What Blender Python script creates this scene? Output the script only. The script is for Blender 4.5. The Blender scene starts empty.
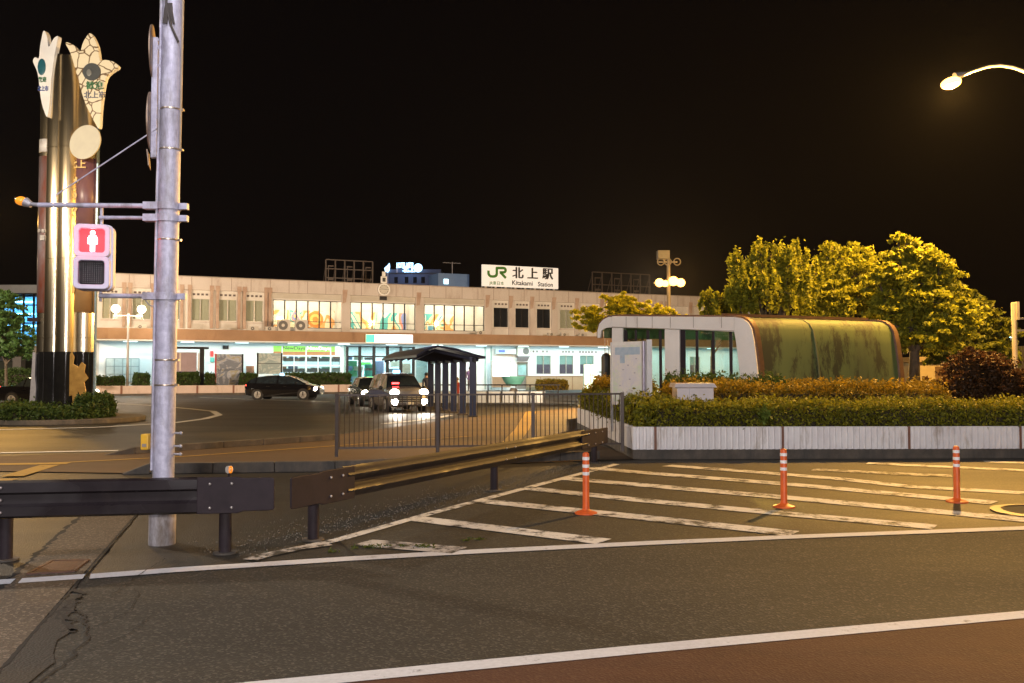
import bpy, math, random
import numpy as np
from mathutils import Vector, Matrix
R = math.radians
random.seed(7); rng = np.random.default_rng(7)
sc = bpy.context.scene
C = sc.collection
# ------------------------------------------------------------------ camera
W, H, F = 1024, 683, 900.0
CAMZ = 1.7
PITCH = math.atan((372 - 341.5) / F)
cam = bpy.data.objects.new('camera', bpy.data.cameras.new('camera')); C.objects.link(cam)
cam.data.sensor_width = 36; cam.data.lens = F * 36 / W
cam.location = (0, 0, CAMZ); cam.rotation_euler = (R(90) + PITCH, 0, 0)
cam.data.clip_end = 3000; cam.data.clip_start = 0.05
sc.camera = cam
def ray(px, py):
    u, v = (px - 512) / F, (341.5 - py) / F
    c, s = math.cos(PITCH), math.sin(PITCH)
    return Vector((u, c - v * s, s + v * c))
def G(px, py, z=0.0):
    d = ray(px, py); t = (z - CAMZ) / d.z
    return Vector((d.x * t, d.y * t, z))
def P(px, py, Y):
    d = ray(px, py); t = Y / d.y
    return Vector((d.x * t, Y, CAMZ + d.z * t))
def PX(px, Y): return (px - 512) / F * Y
# frame of the station facade
PHI = math.atan2(1, 2.32)
A0 = P(95, 372, 70.0); A0.z = 0
EX = Vector((math.cos(PHI), math.sin(PHI), 0)); EY = Vector((-math.sin(PHI), math.cos(PHI), 0))
def B(px, py, d=0.0):
    r = ray(px, py); o = Vector((0, 0, CAMZ))
    t = (EY.dot(A0) + d - EY.dot(o)) / EY.dot(r)
    p = o + r * t
    return EX.dot(p - A0), p.z
def BS(px, d=0.0): return B(px, 372, d)[0]
def BWd(s, y, z): return A0 + EX * s + EY * y + Vector((0, 0, z))
# ------------------------------------------------------------------ materials
GLOW_DENSITY = 0.00007
MATS = {}
def nodes(name):
    m = bpy.data.materials.new(name); m.use_nodes = True
    nt = m.node_tree; b = nt.nodes['Principled BSDF']
    return m, nt, b
def mat(name, c1, c2=None, scale=3.0, rough=0.6, metal=0.0, bump=0.0, bscale=None, emit=None, es=0.0, stretch=(1, 1, 1), lo=0.35, hi=0.65, coat=0.0, spec=None, grime=None):
    if name in MATS: return MATS[name]
    m, nt, b = nodes(name); N = nt.nodes; L = nt.links
    b.inputs['Roughness'].default_value = rough; b.inputs['Metallic'].default_value = metal
    b.inputs['Coat Weight'].default_value = coat
    if spec is not None: b.inputs['Specular IOR Level'].default_value = spec
    tc = N.new('ShaderNodeTexCoord'); mp = N.new('ShaderNodeMapping'); mp.inputs['Scale'].default_value = stretch
    L.new(tc.outputs['Object'], mp.inputs['Vector'])
    if c2 is None:
        c2 = tuple(x * 0.82 for x in c1)
    n = N.new('ShaderNodeTexNoise'); n.inputs['Scale'].default_value = scale; n.inputs['Detail'].default_value = 6
    n.inputs['Roughness'].default_value = 0.62
    L.new(mp.outputs['Vector'], n.inputs['Vector'])
    cr = N.new('ShaderNodeValToRGB'); cr.color_ramp.elements[0].position = lo; cr.color_ramp.elements[1].position = hi
    cr.color_ramp.elements[0].color = (*c1, 1); cr.color_ramp.elements[1].color = (*c2, 1)
    L.new(n.outputs['Fac'], cr.inputs['Fac'])
    out = cr.outputs['Color']
    if grime:      # (colour, amount, scale): stains of their own shape, stretched downwards
        g = N.new('ShaderNodeTexNoise'); g.inputs['Scale'].default_value = grime[2]; g.inputs['Detail'].default_value = 8; g.inputs['Roughness'].default_value = 0.7
        mp2 = N.new('ShaderNodeMapping'); mp2.inputs['Scale'].default_value = (1, 1, 0.28)
        L.new(tc.outputs['Object'], mp2.inputs['Vector']); L.new(mp2.outputs['Vector'], g.inputs['Vector'])
        gr = N.new('ShaderNodeValToRGB'); gr.color_ramp.elements[0].position = 1 - grime[1] - 0.12; gr.color_ramp.elements[1].position = 1 - grime[1] + 0.1
        L.new(g.outputs['Fac'], gr.inputs['Fac'])
        mx = N.new('ShaderNodeMixRGB'); mx.inputs['Color2'].default_value = (*grime[0], 1)
        L.new(gr.outputs['Color'], mx.inputs['Fac']); L.new(out, mx.inputs['Color1']); out = mx.outputs['Color']
    L.new(out, b.inputs['Base Color'])
    if bump > 0:
        nb = N.new('ShaderNodeTexNoise'); nb.inputs['Scale'].default_value = bscale or scale * 6; nb.inputs['Detail'].default_value = 4
        L.new(mp.outputs['Vector'], nb.inputs['Vector'])
        bp = N.new('ShaderNodeBump'); bp.inputs['Strength'].default_value = bump; bp.inputs['Distance'].default_value = 0.02
        L.new(nb.outputs['Fac'], bp.inputs['Height']); L.new(bp.outputs['Normal'], b.inputs['Normal'])
    if emit:
        b.inputs['Emission Color'].default_value = (*emit, 1); b.inputs['Emission Strength'].default_value = es
    MATS[name] = m; return m
def emat(name, col, s):
    if name in MATS: return MATS[name]
    m, nt, b = nodes(name)
    b.inputs['Base Color'].default_value = (*[min(1, c) for c in col], 1)
    b.inputs['Emission Color'].default_value = (*col, 1); b.inputs['Emission Strength'].default_value = s
    MATS[name] = m; return m
def glassmat(name, tint=(0.8, 0.9, 0.9), refl=0.12):
    if name in MATS: return MATS[name]
    m = bpy.data.materials.new(name); m.use_nodes = True; nt = m.node_tree; N = nt.nodes; L = nt.links
    for n in list(N): N.remove(n)
    o = N.new('ShaderNodeOutputMaterial'); t = N.new('ShaderNodeBsdfTransparent'); g = N.new('ShaderNodeBsdfGlossy'); mx = N.new('ShaderNodeMixShader')
    t.inputs['Color'].default_value = (*tint, 1); g.inputs['Roughness'].default_value = 0.03
    mx.inputs['Fac'].default_value = refl
    L.new(t.outputs[0], mx.inputs[1]); L.new(g.outputs[0], mx.inputs[2]); L.new(mx.outputs[0], o.inputs[0])
    MATS[name] = m; return m
def leafmat(name, c1, c2, trans=0.35):
    if name in MATS: return MATS[name]
    m = bpy.data.materials.new(name); m.use_nodes = True; nt = m.node_tree; N = nt.nodes; L = nt.links
    for n in list(N): N.remove(n)
    o = N.new('ShaderNodeOutputMaterial'); d = N.new('ShaderNodeBsdfPrincipled'); t = N.new('ShaderNodeBsdfTranslucent'); mx = N.new('ShaderNodeMixShader')
    d.inputs['Roughness'].default_value = 0.55; d.inputs['Specular IOR Level'].default_value = 0.3
    ge = N.new('ShaderNodeNewGeometry'); cr = N.new('ShaderNodeValToRGB')
    cr.color_ramp.elements[0].color = (*c1, 1); cr.color_ramp.elements[1].color = (*c2, 1)
    L.new(ge.outputs['Random Per Island'], cr.inputs['Fac'])
    L.new(cr.outputs[0], d.inputs['Base Color']); L.new(cr.outputs[0], t.inputs['Color'])
    mx.inputs['Fac'].default_value = trans
    L.new(d.outputs[0], mx.inputs[1]); L.new(t.outputs[0], mx.inputs[2]); L.new(mx.outputs[0], o.inputs[0])
    MATS[name] = m; return m
def asphalt(name, c1, c2, speck=0.25, patch=0.35, rough=0.75, speckcol=(0.13, 0.12, 0.095), bump=0.5):
    m, nt, b = nodes(name); N = nt.nodes; L = nt.links
    tc = N.new('ShaderNodeTexCoord')
    def noise(s, d=5, st=(1, 1, 1), r=0.6):
        mp = N.new('ShaderNodeMapping'); mp.inputs['Scale'].default_value = st; L.new(tc.outputs['Object'], mp.inputs['Vector'])
        n = N.new('ShaderNodeTexNoise'); n.inputs['Scale'].default_value = s; n.inputs['Detail'].default_value = d; n.inputs['Roughness'].default_value = r
        L.new(mp.outputs['Vector'], n.inputs['Vector']); return n
    n1 = noise(0.6, 8, (0.35, 1, 1), 0.65); cr = N.new('ShaderNodeValToRGB')
    cr.color_ramp.elements[0].position = 0.3; cr.color_ramp.elements[1].position = 0.7
    cr.color_ramp.elements[0].color = (*c1, 1); cr.color_ramp.elements[1].color = (*c2, 1); L.new(n1.outputs['Fac'], cr.inputs['Fac'])
    # darker oily / patched spots
    n2 = noise(2.3, 10, (1, 1, 1), 0.7); r2 = N.new('ShaderNodeValToRGB'); r2.color_ramp.elements[0].position = 0.52; r2.color_ramp.elements[1].position = 0.72
    r2.color_ramp.elements[1].color = (patch, patch, patch, 1)
    L.new(n2.outputs['Fac'], r2.inputs['Fac'])
    m1 = N.new('ShaderNodeMixRGB'); m1.inputs['Color2'].default_value = (*[c * 0.45 for c in c1], 1)
    L.new(r2.outputs['Color'], m1.inputs['Fac']); L.new(cr.outputs['Color'], m1.inputs['Color1'])
    # aggregate
    v = N.new('ShaderNodeTexVoronoi'); v.inputs['Scale'].default_value = 62; L.new(tc.outputs['Object'], v.inputs['Vector'])
    sp = N.new('ShaderNodeSeparateColor'); L.new(v.outputs['Color'], sp.inputs['Color'])
    r3 = N.new('ShaderNodeValToRGB'); r3.color_ramp.elements[0].position = 0.72; r3.color_ramp.elements[1].position = 1.0
    r3.color_ramp.elements[1].color = (speck, speck, speck, 1); L.new(sp.outputs[0], r3.inputs['Fac'])
    m2 = N.new('ShaderNodeMixRGB'); m2.inputs['Color2'].default_value = (*speckcol, 1)
    L.new(r3.outputs['Color'], m2.inputs['Fac']); L.new(m1.outputs['Color'], m2.inputs['Color1'])
    L.new(m2.outputs['Color'], b.inputs['Base Color'])
    rr = N.new('ShaderNodeMapRange'); rr.inputs['To Min'].default_value = rough - 0.12; rr.inputs['To Max'].default_value = rough + 0.12
    L.new(n1.outputs['Fac'], rr.inputs['Value']); L.new(rr.outputs[0], b.inputs['Roughness'])
    bp = N.new('ShaderNodeBump'); bp.inputs['Strength'].default_value = bump; bp.inputs['Distance'].default_value = 0.006
    L.new(v.outputs['Distance'], bp.inputs['Height']); L.new(bp.outputs['Normal'], b.inputs['Normal'])
    MATS[name] = m; return m
def paint(name, col, wear=0.45, under=(0.028, 0.026, 0.02), sc1=5.0):
    m, nt, b = nodes(name); N = nt.nodes; L = nt.links
    tc = N.new('ShaderNodeTexCoord')
    n = N.new('ShaderNodeTexNoise'); n.inputs['Scale'].default_value = sc1; n.inputs['Detail'].default_value = 12; n.inputs['Roughness'].default_value = 0.78
    L.new(tc.outputs['Object'], n.inputs['Vector'])
    cr = N.new('ShaderNodeValToRGB'); cr.color_ramp.elements[0].position = wear - 0.05; cr.color_ramp.elements[1].position = wear + 0.05
    L.new(n.outputs['Fac'], cr.inputs['Fac'])
    n2 = N.new('ShaderNodeTexNoise'); n2.inputs['Scale'].default_value = 40; L.new(tc.outputs['Object'], n2.inputs['Vector'])
    c2 = N.new('ShaderNodeValToRGB'); c2.color_ramp.elements[0].color = (*[c * 0.7 for c in col], 1); c2.color_ramp.elements[1].color = (*col, 1); L.new(n2.outputs['Fac'], c2.inputs['Fac'])
    mx = N.new('ShaderNodeMixRGB'); mx.inputs['Color1'].default_value = (*under, 1); L.new(c2.outputs['Color'], mx.inputs['Color2'])
    L.new(cr.outputs['Color'], mx.inputs['Fac']); L.new(mx.outputs['Color'], b.inputs['Base Color'])
    b.inputs['Roughness'].default_value = 0.7
    MATS[name] = m; return m
# ------------------------------------------------------------------ mesh builder
ORG = {}
class MB:
    def __init__(s): s.v = []; s.f = []; s.mi = []
    def add(s, vs, fs, mi=0):
        o = len(s.v); s.v += [tuple(v) for v in vs]; s.f += [tuple(i + o for i in f) for f in fs]; s.mi += [mi] * len(fs); return s
    def box(s, x0, x1, y0, y1, z0, z1, mi=0):
        vs = [(x, y, z) for z in (z0, z1) for y in (y0, y1) for x in (x0, x1)]
        return s.add(vs, [(0, 2, 3, 1), (4, 5, 7, 6), (0, 1, 5, 4), (2, 6, 7, 3), (0, 4, 6, 2), (1, 3, 7, 5)], mi)
    def hexa(s, p, mi=0):     # 4 bottom + 4 top, same winding
        return s.add(p, [(3, 2, 1, 0), (4, 5, 6, 7), (0, 1, 5, 4), (1, 2, 6, 5), (2, 3, 7, 6), (3, 0, 4, 7)], mi)
    def bar(s, a, b, w, h=None, mi=0):   # rectangular bar between two points
        a = Vector(a); b = Vector(b); h = h or w; d = (b - a).normalized()
        up = Vector((0, 0, 1)) if abs(d.z) < 0.95 else Vector((0, 1, 0))
        x = d.cross(up).normalized() * w / 2; y = x.cross(d).normalized() * h / 2
        return s.hexa([a - x - y, a + x - y, a + x + y, a - x + y, b - x - y, b + x - y, b + x + y, b - x + y], mi)
    def tube(s, pts, rs, n=12, mi=0, cap=True):
        pts = [Vector(p) for p in pts]
        if not hasattr(rs, '__len__'): rs = [rs] * len(pts)
        rings = []; prev = None
        for i, p in enumerate(pts):
            d = (pts[min(i + 1, len(pts) - 1)] - pts[max(i - 1, 0)]).normalized()
            if prev is None:
                up = Vector((0, 0, 1)) if abs(d.z) < 0.9 else Vector((1, 0, 0)); x = d.cross(up).normalized()
            else: x = (prev - d * prev.dot(d)).normalized()
            prev = x; y = d.cross(x).normalized()
            rings.append([p + (x * math.cos(2 * math.pi * k / n) + y * math.sin(2 * math.pi * k / n)) * rs[i] for k in range(n)])
        vs = [v for r in rings for v in r]; fs = []
        for i in range(len(rings) - 1):
            for k in range(n):
                fs.append((i * n + k, i * n + (k + 1) % n, (i + 1) * n + (k + 1) % n, (i + 1) * n + k))
        if cap: fs.append(tuple(range(n - 1, -1, -1))); fs.append(tuple((len(rings) - 1) * n + k for k in range(n)))
        return s.add(vs, fs, mi)
    def lathe(s, prof, c=(0, 0, 0), n=24, mi=0):   # prof [(r,z)]
        c = Vector(c); vs = []; fs = []
        for r, z in prof:
            for k in range(n): a = 2 * math.pi * k / n; vs.append(c + Vector((r * math.cos(a), r * math.sin(a), z)))
        for i in range(len(prof) - 1):
            for k in range(n): fs.append((i * n + k, i * n + (k + 1) % n, (i + 1) * n + (k + 1) % n, (i + 1) * n + k))
        fs.append(tuple(range(n - 1, -1, -1))); fs.append(tuple((len(prof) - 1) * n + k for k in range(n)))
        return s.add(vs, fs, mi)
    def prism(s, poly, off, mi=0):   # polygon of 3D points pushed by vector
        n = len(poly); off = Vector(off); poly = [Vector(p) for p in poly]
        vs = poly + [p + off for p in poly]
        fs = [tuple(range(n)), tuple(range(2 * n - 1, n - 1, -1))] + [(i, i + n, (i + 1) % n + n, (i + 1) % n) for i in range(n)]
        return s.add(vs, fs, mi)
    def ribbon(s, pts, w, z=0.0, mi=0):   # flat strip on the ground
        pts = [Vector((p[0], p[1], 0)) for p in pts]; vs = []
        ws = w if hasattr(w, '__len__') else [w] * len(pts)
        for i, p in enumerate(pts):
            d = (pts[min(i + 1, len(pts) - 1)] - pts[max(i - 1, 0)]).normalized(); nn = Vector((-d.y, d.x, 0)) * ws[i] / 2
            vs += [p - nn + Vector((0, 0, z)), p + nn + Vector((0, 0, z))]
        return s.add(vs, [(2 * i, 2 * i + 2, 2 * i + 3, 2 * i + 1) for i in range(len(pts) - 1)], mi)
    def sheet(s, pts, z, mi=0): return s.add([(p[0], p[1], z) for p in pts], [tuple(range(len(pts)))], mi)
    def ell(s, c, r, n=12, m=8, mi=0):
        prof = [(max(1e-3, math.cos(a)) * r[0], math.sin(a) * r[2]) for a in [(-math.pi / 2) + math.pi * i / m for i in range(m + 1)]]
        o = len(s.v); s.lathe(prof, (0, 0, 0), n, mi)
        for i in range(o, len(s.v)):
            v = s.v[i]; s.v[i] = (v[0] + c[0], v[1] * r[1] / r[0] + c[1], v[2] + c[2])
        return s
    def build(s, name, mats, parent=None, org=None, rotz=0.0, smooth=False, bevel=0.0, tags=None, local=False):
        me = bpy.data.meshes.new(name)
        base = Vector((0, 0, 0))
        if parent is not None and not local: base = ORG[parent.name]
        if org is not None and parent is None: base = Vector(org[1]) if isinstance(org, tuple) and len(org) == 2 else Vector(org)
        me.from_pydata([tuple(Vector(v) - base) for v in s.v], [], s.f)
        if not isinstance(mats, (list, tuple)): mats = [mats]
        for m in mats: me.materials.append(m)
        me.polygons.foreach_set('material_index', s.mi)
        if smooth: me.polygons.foreach_set('use_smooth', [True] * len(me.polygons))
        me.update(); me.validate()
        if smooth:
            try: me.set_sharp_from_angle(angle=R(38))
            except Exception: pass
        o = bpy.data.objects.new(name, me); C.objects.link(o)
        if parent is not None: o.parent = parent; ORG[o.name] = base
        else:
            o.location = base if not (isinstance(org, tuple) and len(org) == 2) else Vector(org[0])
            ORG[o.name] = base
            o.rotation_euler = (0, 0, rotz)
        if bevel:
            b = o.modifiers.new('bevel', 'BEVEL'); b.width = bevel; b.segments = 2; b.limit_method = 'ANGLE'; b.angle_limit = R(35)
        if tags: tag(o, *tags)
        return o
def tag(o, label=None, cat=None, group=None, kind=None):
    if label: o['label'] = label
    if cat: o['category'] = cat
    if group: o['group'] = group
    if kind: o['kind'] = kind
    return o
def thing(name, label, cat, loc=(0, 0, 0), rotz=0.0, group=None, frame=None):
    """Empty at the base; parts are given in world coordinates (or in the frame whose origin point is `frame`)."""
    o = bpy.data.objects.new(name, None); C.objects.link(o); o.location = loc; o.rotation_euler = (0, 0, rotz)
    o.empty_display_size = 0.2
    ORG[o.name] = Vector(loc) if frame is None else Vector(frame)
    return tag(o, label, cat, group)
def bthing(name, label, cat, s, y, z, group=None):   # a thing in the station frame
    return thing(name, label, cat, BWd(s, y, z), PHI, group, frame=(s, y, z))
def copy_tree(o, parent=None):
    c = o.copy(); C.objects.link(c); c.parent = parent
    if o.name in ORG: ORG[c.name] = ORG[o.name]
    for ch in [x for x in list(bpy.data.objects) if x.parent == o]: copy_tree(ch, c)
    return c
def text(body, size, m, parent, loc, rot=(R(90), 0, 0), name='lettering', align='CENTER', thick=0.004, bold=0.0, sx=1.0, vert=False):
    cu = bpy.data.curves.new('t', 'FONT'); cu.body = body; cu.size = size; cu.align_x = align; cu.align_y = 'CENTER'
    cu.extrude = thick; cu.offset = bold; cu.resolution_u = 3
    if vert: cu.space_line = 0.95
    to = bpy.data.objects.new('t', cu); C.objects.link(to); bpy.context.view_layer.update()
    me = bpy.data.meshes.new_from_object(to.evaluated_get(bpy.context.evaluated_depsgraph_get()))
    bpy.data.objects.remove(to); bpy.data.curves.remove(cu)
    me.name = name; me.materials.clear(); me.materials.append(m)
    me.transform(Matrix.Diagonal((sx, 1, 1, 1)))
    o = bpy.data.objects.new(name, me); C.objects.link(o)
    base = ORG[parent.name]
    o.parent = parent; o.location = Vector(loc) - base; o.rotation_euler = rot
    return o
def leaves(name, pts, size, m, parent=None, org=None, tags=None, flat=0.0, aspect=1.7):
    n = len(pts); pts = np.asarray(pts, dtype=float)
    base = np.array(ORG[parent.name]) if parent is not None else (np.array(org) if org is not None else np.zeros(3))
    pts = pts - base
    a = rng.normal(size=(n, 3)); a[:, 2] *= (1 - flat); a /= np.linalg.norm(a, axis=1)[:, None]
    t = rng.normal(size=(n, 3)); b = np.cross(a, t); b /= np.linalg.norm(b, axis=1)[:, None]
    s = size * rng.uniform(0.6, 1.25, size=(n, 1))
    V = np.empty((n, 4, 3)); V[:, 0] = pts - a * s * aspect / 2; V[:, 1] = pts + b * s * 0.42; V[:, 2] = pts + a * s * aspect / 2; V[:, 3] = pts - b * s * 0.42
    me = bpy.data.meshes.new(name); me.vertices.add(4 * n); me.vertices.foreach_set('co', V.ravel())
    me.loops.add(4 * n); me.loops.foreach_set('vertex_index', np.arange(4 * n)); me.polygons.add(n)
    me.polygons.foreach_set('loop_start', np.arange(n) * 4); me.polygons.foreach_set('loop_total', np.full(n, 4))
    me.materials.append(m); me.update()
    o = bpy.data.objects.new(name, me); C.objects.link(o)
    if parent is not None: o.parent = parent; ORG[o.name] = ORG[parent.name]
    elif org is not None: o.location = org; ORG[o.name] = Vector(org)
    if tags: tag(o, *tags)
    return o
# common materials
steel = mat('galvanised_steel', (0.42, 0.41, 0.44), (0.33, 0.32, 0.35), 9, 0.5, 0.35, 0.15, 60)
polem = mat('pole_paint', (0.55, 0.54, 0.66), (0.40, 0.39, 0.50), 14, 0.5, 0.15, 0.25, 70, grime=((0.2, 0.18, 0.17), 0.4, 5))
darkmetal = mat('dark_brown_steel', (0.034, 0.025, 0.029), (0.025, 0.019, 0.022), 5, 0.62, 0.0, 0.1, 20, spec=.15, grime=((0.055, 0.045, 0.04), 0.33, 3))
railm = mat('rail_paint', (0.024, 0.019, 0.021), (0.017, 0.013, 0.015), 5, 0.5, 0.0, grime=((0.034, 0.026, 0.024), 0.33, 3), spec=.3)
_nt = railm.node_tree; _b = _nt.nodes['Principled BSDF']; _tc = _nt.nodes.new('ShaderNodeTexCoord'); _n = _nt.nodes.new('ShaderNodeTexNoise'); _n.inputs['Scale'].default_value = .9; _n.inputs['Detail'].default_value = 3
_r = _nt.nodes.new('ShaderNodeMapRange'); _r.inputs['From Min'].default_value = .42; _r.inputs['From Max'].default_value = .56; _r.inputs['To Min'].default_value = .24; _r.inputs['To Max'].default_value = .65
_nt.links.new(_tc.outputs['Object'], _n.inputs['Vector']); _nt.links.new(_n.outputs['Fac'], _r.inputs['Value']); _nt.links.new(_r.outputs[0], _b.inputs['Roughness'])
blackm = mat('black_paint', (0.012, 0.012, 0.014), (0.02, 0.02, 0.022), 4, 0.4)
whitep = mat('white_paint', (0.72, 0.70, 0.68), (0.6, 0.58, 0.56), 3, 0.5, 0, 0.05, grime=((0.3, 0.25, 0.2), 0.33, 3))
rubber = mat('rubber', (0.02, 0.02, 0.02), None, 5, 0.8)
chrome = mat('chrome', (0.7, 0.7, 0.7), None, 5, 0.15, 1.0)
glass = glassmat('clear_glass')
darkglass = mat('dark_glass', (0.012, 0.014, 0.018), (0.02, 0.022, 0.026), 2, 0.06, 0, spec=0.8)
# ------------------------------------------------------------------ world
w = bpy.data.worlds.new('World'); sc.world = w; w.use_nodes = True
bg = w.node_tree.nodes['Background']; bg.inputs['Color'].default_value = (0.0010, 0.0007, 0.0010, 1); bg.inputs['Strength'].default_value = 1.0
sc.view_settings.view_transform = 'Standard'; sc.view_settings.look = 'None'; sc.view_settings.exposure = 0.2; sc.view_settings.gamma = 1
sc.cycles.use_denoising = True
sc.cycles.sample_clamp_indirect = 4
sc.cycles.max_bounces = 6; sc.cycles.transparent_max_bounces = 12
try: sc.cycles.use_light_tree = True
except Exception: pass
SOD = (1.0, 0.52, 0.11); WARM = (1.0, 0.72, 0.45); COOL = (0.62, 0.95, 1.0); NEUT = (1.0, 0.86, 0.78)
def point(loc, col, wts, r=0.12, name='lamp_light'):
    l = bpy.data.lights.new(name, 'POINT'); l.color = col; l.energy = wts; l.shadow_soft_size = r
    o = bpy.data.objects.new(name, l); C.objects.link(o); o.location = loc; return o
def spot(loc, to, col, wts, ang=70, r=0.2, blend=0.6, name='flood_light'):
    l = bpy.data.lights.new(name, 'SPOT'); l.color = col; l.energy = wts; l.shadow_soft_size = r; l.spot_size = R(ang); l.spot_blend = blend
    o = bpy.data.objects.new(name, l); C.objects.link(o); o.location = loc
    o.rotation_euler = (Vector(to) - Vector(loc)).to_track_quat('-Z', 'Y').to_euler(); return o
def area(loc, to, sx, sy, col, wts, name='tube_light', spread=180):
    l = bpy.data.lights.new(name, 'AREA'); l.shape = 'RECTANGLE'; l.size = sx; l.size_y = sy; l.color = col; l.energy = wts; l.spread = R(spread)
    o = bpy.data.objects.new(name, l); C.objects.link(o); o.location = loc
    o.rotation_euler = (Vector(to) - Vector(loc)).to_track_quat('-Z', 'Y').to_euler(); return o
def barea(s, y, z, s2, y2, z2, sx, sy, col, wts):
    l = bpy.data.lights.new('tube_light', 'AREA'); l.shape = 'RECTANGLE'; l.size = sx; l.size_y = sy; l.color = col; l.energy = wts
    o = bpy.data.objects.new('tube_light', l); C.objects.link(o); o.location = BWd(s, y, z)
    d = BWd(s2, y2, z2) - BWd(s, y, z)
    zax = -d.normalized(); xax = (EX - zax * EX.dot(zax)).normalized(); yax = zax.cross(xax)
    o.rotation_euler = Matrix((xax, yax, zax)).transposed().to_euler(); return o
# ================================================================== GROUND
asph = asphalt('asphalt_forecourt', (0.034, 0.030, 0.022), (0.020, 0.018, 0.014), speck=.2, rough=0.55)
asph_road = asphalt('asphalt_road', (0.027, 0.0255, 0.0185), (0.0135, 0.0128, 0.0095), speck=0.5, patch=0.6, rough=0.86)
asph_old = asphalt('asphalt_worn', (0.034, 0.029, 0.018), (0.017, 0.0145, 0.010), speck=0.5, patch=0.8, rough=0.72)
redpave = asphalt('red_pavement', (0.085, 0.026, 0.009), (0.05, 0.017, 0.007), speck=0.22, patch=0.5, rough=.86, speckcol=(0.16, 0.09, 0.05))
concr = asphalt('gutter_concrete', (0.075, 0.054, 0.033), (0.042, 0.031, 0.020), speck=0.45, patch=0.4, speckcol=(0.32, 0.26, 0.2))
kerbm = mat('kerb_concrete', (0.13, 0.105, 0.08), (0.07, 0.056, 0.042), 3, 0.8, 0, 0.3, 40, grime=((0.05, 0.045, 0.04), 0.45, 2.5))
wpaint = paint('white_road_paint', (0.66, 0.67, 0.68), 0.36)
wpaint_old = paint('worn_road_paint', (0.76, 0.74, 0.68), 0.462, sc1=3.0)
wpaint_vold = paint('flaking_road_paint', (0.58, 0.55, 0.5), 0.5, sc1=4.0)
ypaint = paint('yellow_tactile_paint', (0.36, 0.22, 0.03), 0.40, (0.07, 0.045, 0.025))
def P2(px, py): g = G(px, py); return (g.x, g.y)
m = MB(); m.sheet([(-400, -30), (400, -30), (400, 600), (-400, 600)], 0); ground = m.build('ground', asph, tags=(None, None, None, 'structure'))
lineA = [(-260, 599.5), (-60, 587.5), (0, 583.6), (90, 577.6), (177, 571), (350, 559.8), (476, 552.6), (650, 544), (800, 537.5), (1024, 529), (1400, 514)]
A = [P2(*p) for p in lineA]
lineB = [(40, 709), (300, 684.0), (640, 651), (830, 633.5), (1024, 616), (1400, 582)]
Bp_ = [P2(*p) for p in lineB]
# carriageway sheet: between line A and line B, extended to both sides
m = MB(); m.add([(x, y, 0.004) for x, y in A] + [(x, y, 0.004) for x, y in Bp_[::-1]] + [(-9, 2.0, .004), (-14, 6.5, 0.004)], [tuple(range(len(A) + len(Bp_) + 2))])
road = m.build('road', asph_road, tags=(None, None, None, 'structure'))
m = MB(); m.add([(x, y, 0.008) for x, y in Bp_] + [(9, -6, .008), (-9, -6, 0.008), (-9, 2.0, 0.008)], [tuple(range(len(Bp_) + 3))])
m.build('sidewalk', redpave, tags=(None, None, None, 'structure'))
# hatched zone: rougher old asphalt
hz = [(-1.4, 8.3)] + [P2(338, 541), P2(511, 493), P2(617, 464), P2(640, 460.5), P2(1024, 459), (14.5, 17.9)] + [(x, y) for x, y in A[:3:-1]]
m = MB(); m.add([(x, y, 0.004) for x, y in hz], [tuple(range(len(hz)))])
m.build('hatched_area', asph_old, tags=(None, None, None, 'structure'))
mk = thing('road_markings', None, None); mk['kind'] = 'structure'
def line(pts, wd, mt=wpaint, z=0.012, name='painted_line'):
    m = MB(); q = []
    for i in range(len(pts) - 1):
        a = Vector(pts[i]); b = Vector(pts[i + 1]); q += [a.lerp(b, t) for t in (0, .5)]
    q.append(Vector(pts[-1])); m.ribbon(q, wd, z); return m.build(name, mt, mk)
gl, gr_ = P2(18, 583), P2(84, 578)
line(A[3:], 0.19); line([P2(20, 582.5), P2(84, 578.2)], 0.18, wpaint, .0158); line([A[0], A[1], P2(13, 583)], 0.18, wpaint, .0158)
line(Bp_, 0.16)
line([P2(262, 557), P2(338, 540.8), P2(430, 514.5), P2(511, 492.8), P2(617, 464.6)], 0.14, wpaint_old, 0.0122)
stripes = [([(362, 543.5), (460, 551.5)], .34, 2), ([(416, 519.5), (510, 531), (604, 542.5)], .32, 1), ([(479, 501.3), (640, 518), (794, 534.6)], .34, 1),
    ([(530, 489.2), (640, 500.9), (790, 515), (935, 528)], .34, 1), ([(560, 478.8), (640, 485.5), (794, 499), (1040, 522)], .38, 1),
    ([(588, 468.2), (640, 473), (802, 486), (994, 503.6)], .38, 1), ([(667, 466), (760, 473), (844, 479.9), (909, 487.2), (1100, 498)], .36, 1),
    ([(813, 470), (906, 474.7), (952, 476.5)], .38, 2), ([(867, 463.7), (1024, 471), (1100, 475)], .36, 1), ([(985, 462.3), (1024, 463.3), (1120, 466)], .34, 1)]
for pts, wd, k in stripes: line([P2(*p) for p in pts], wd, wpaint_vold if k == 2 else wpaint_old, 0.0125)
line([P2(250, 561), P2(262, 557), P2(300, 549), P2(330, 545)], 0.16, wpaint_vold, 0.0124)
# forecourt lane lines
line([P2(-60, 430.5), P2(0, 430), P2(100, 427.5), P2(175, 423), P2(205, 419), P2(219, 415.3), P2(213, 411.5), P2(190, 409), P2(150, 405.5), P2(100, 403)], 0.28, wpaint)
line([P2(0, 453.3), P2(118, 451)], 0.2, wpaint)
line([P2(200, 397.6), P2(246, 399.3), P2(330, 402)], 0.3, wpaint_old)
line([P2(384, 424), P2(430, 419.5), P2(450, 415.5)], 0.3, wpaint)
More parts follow.
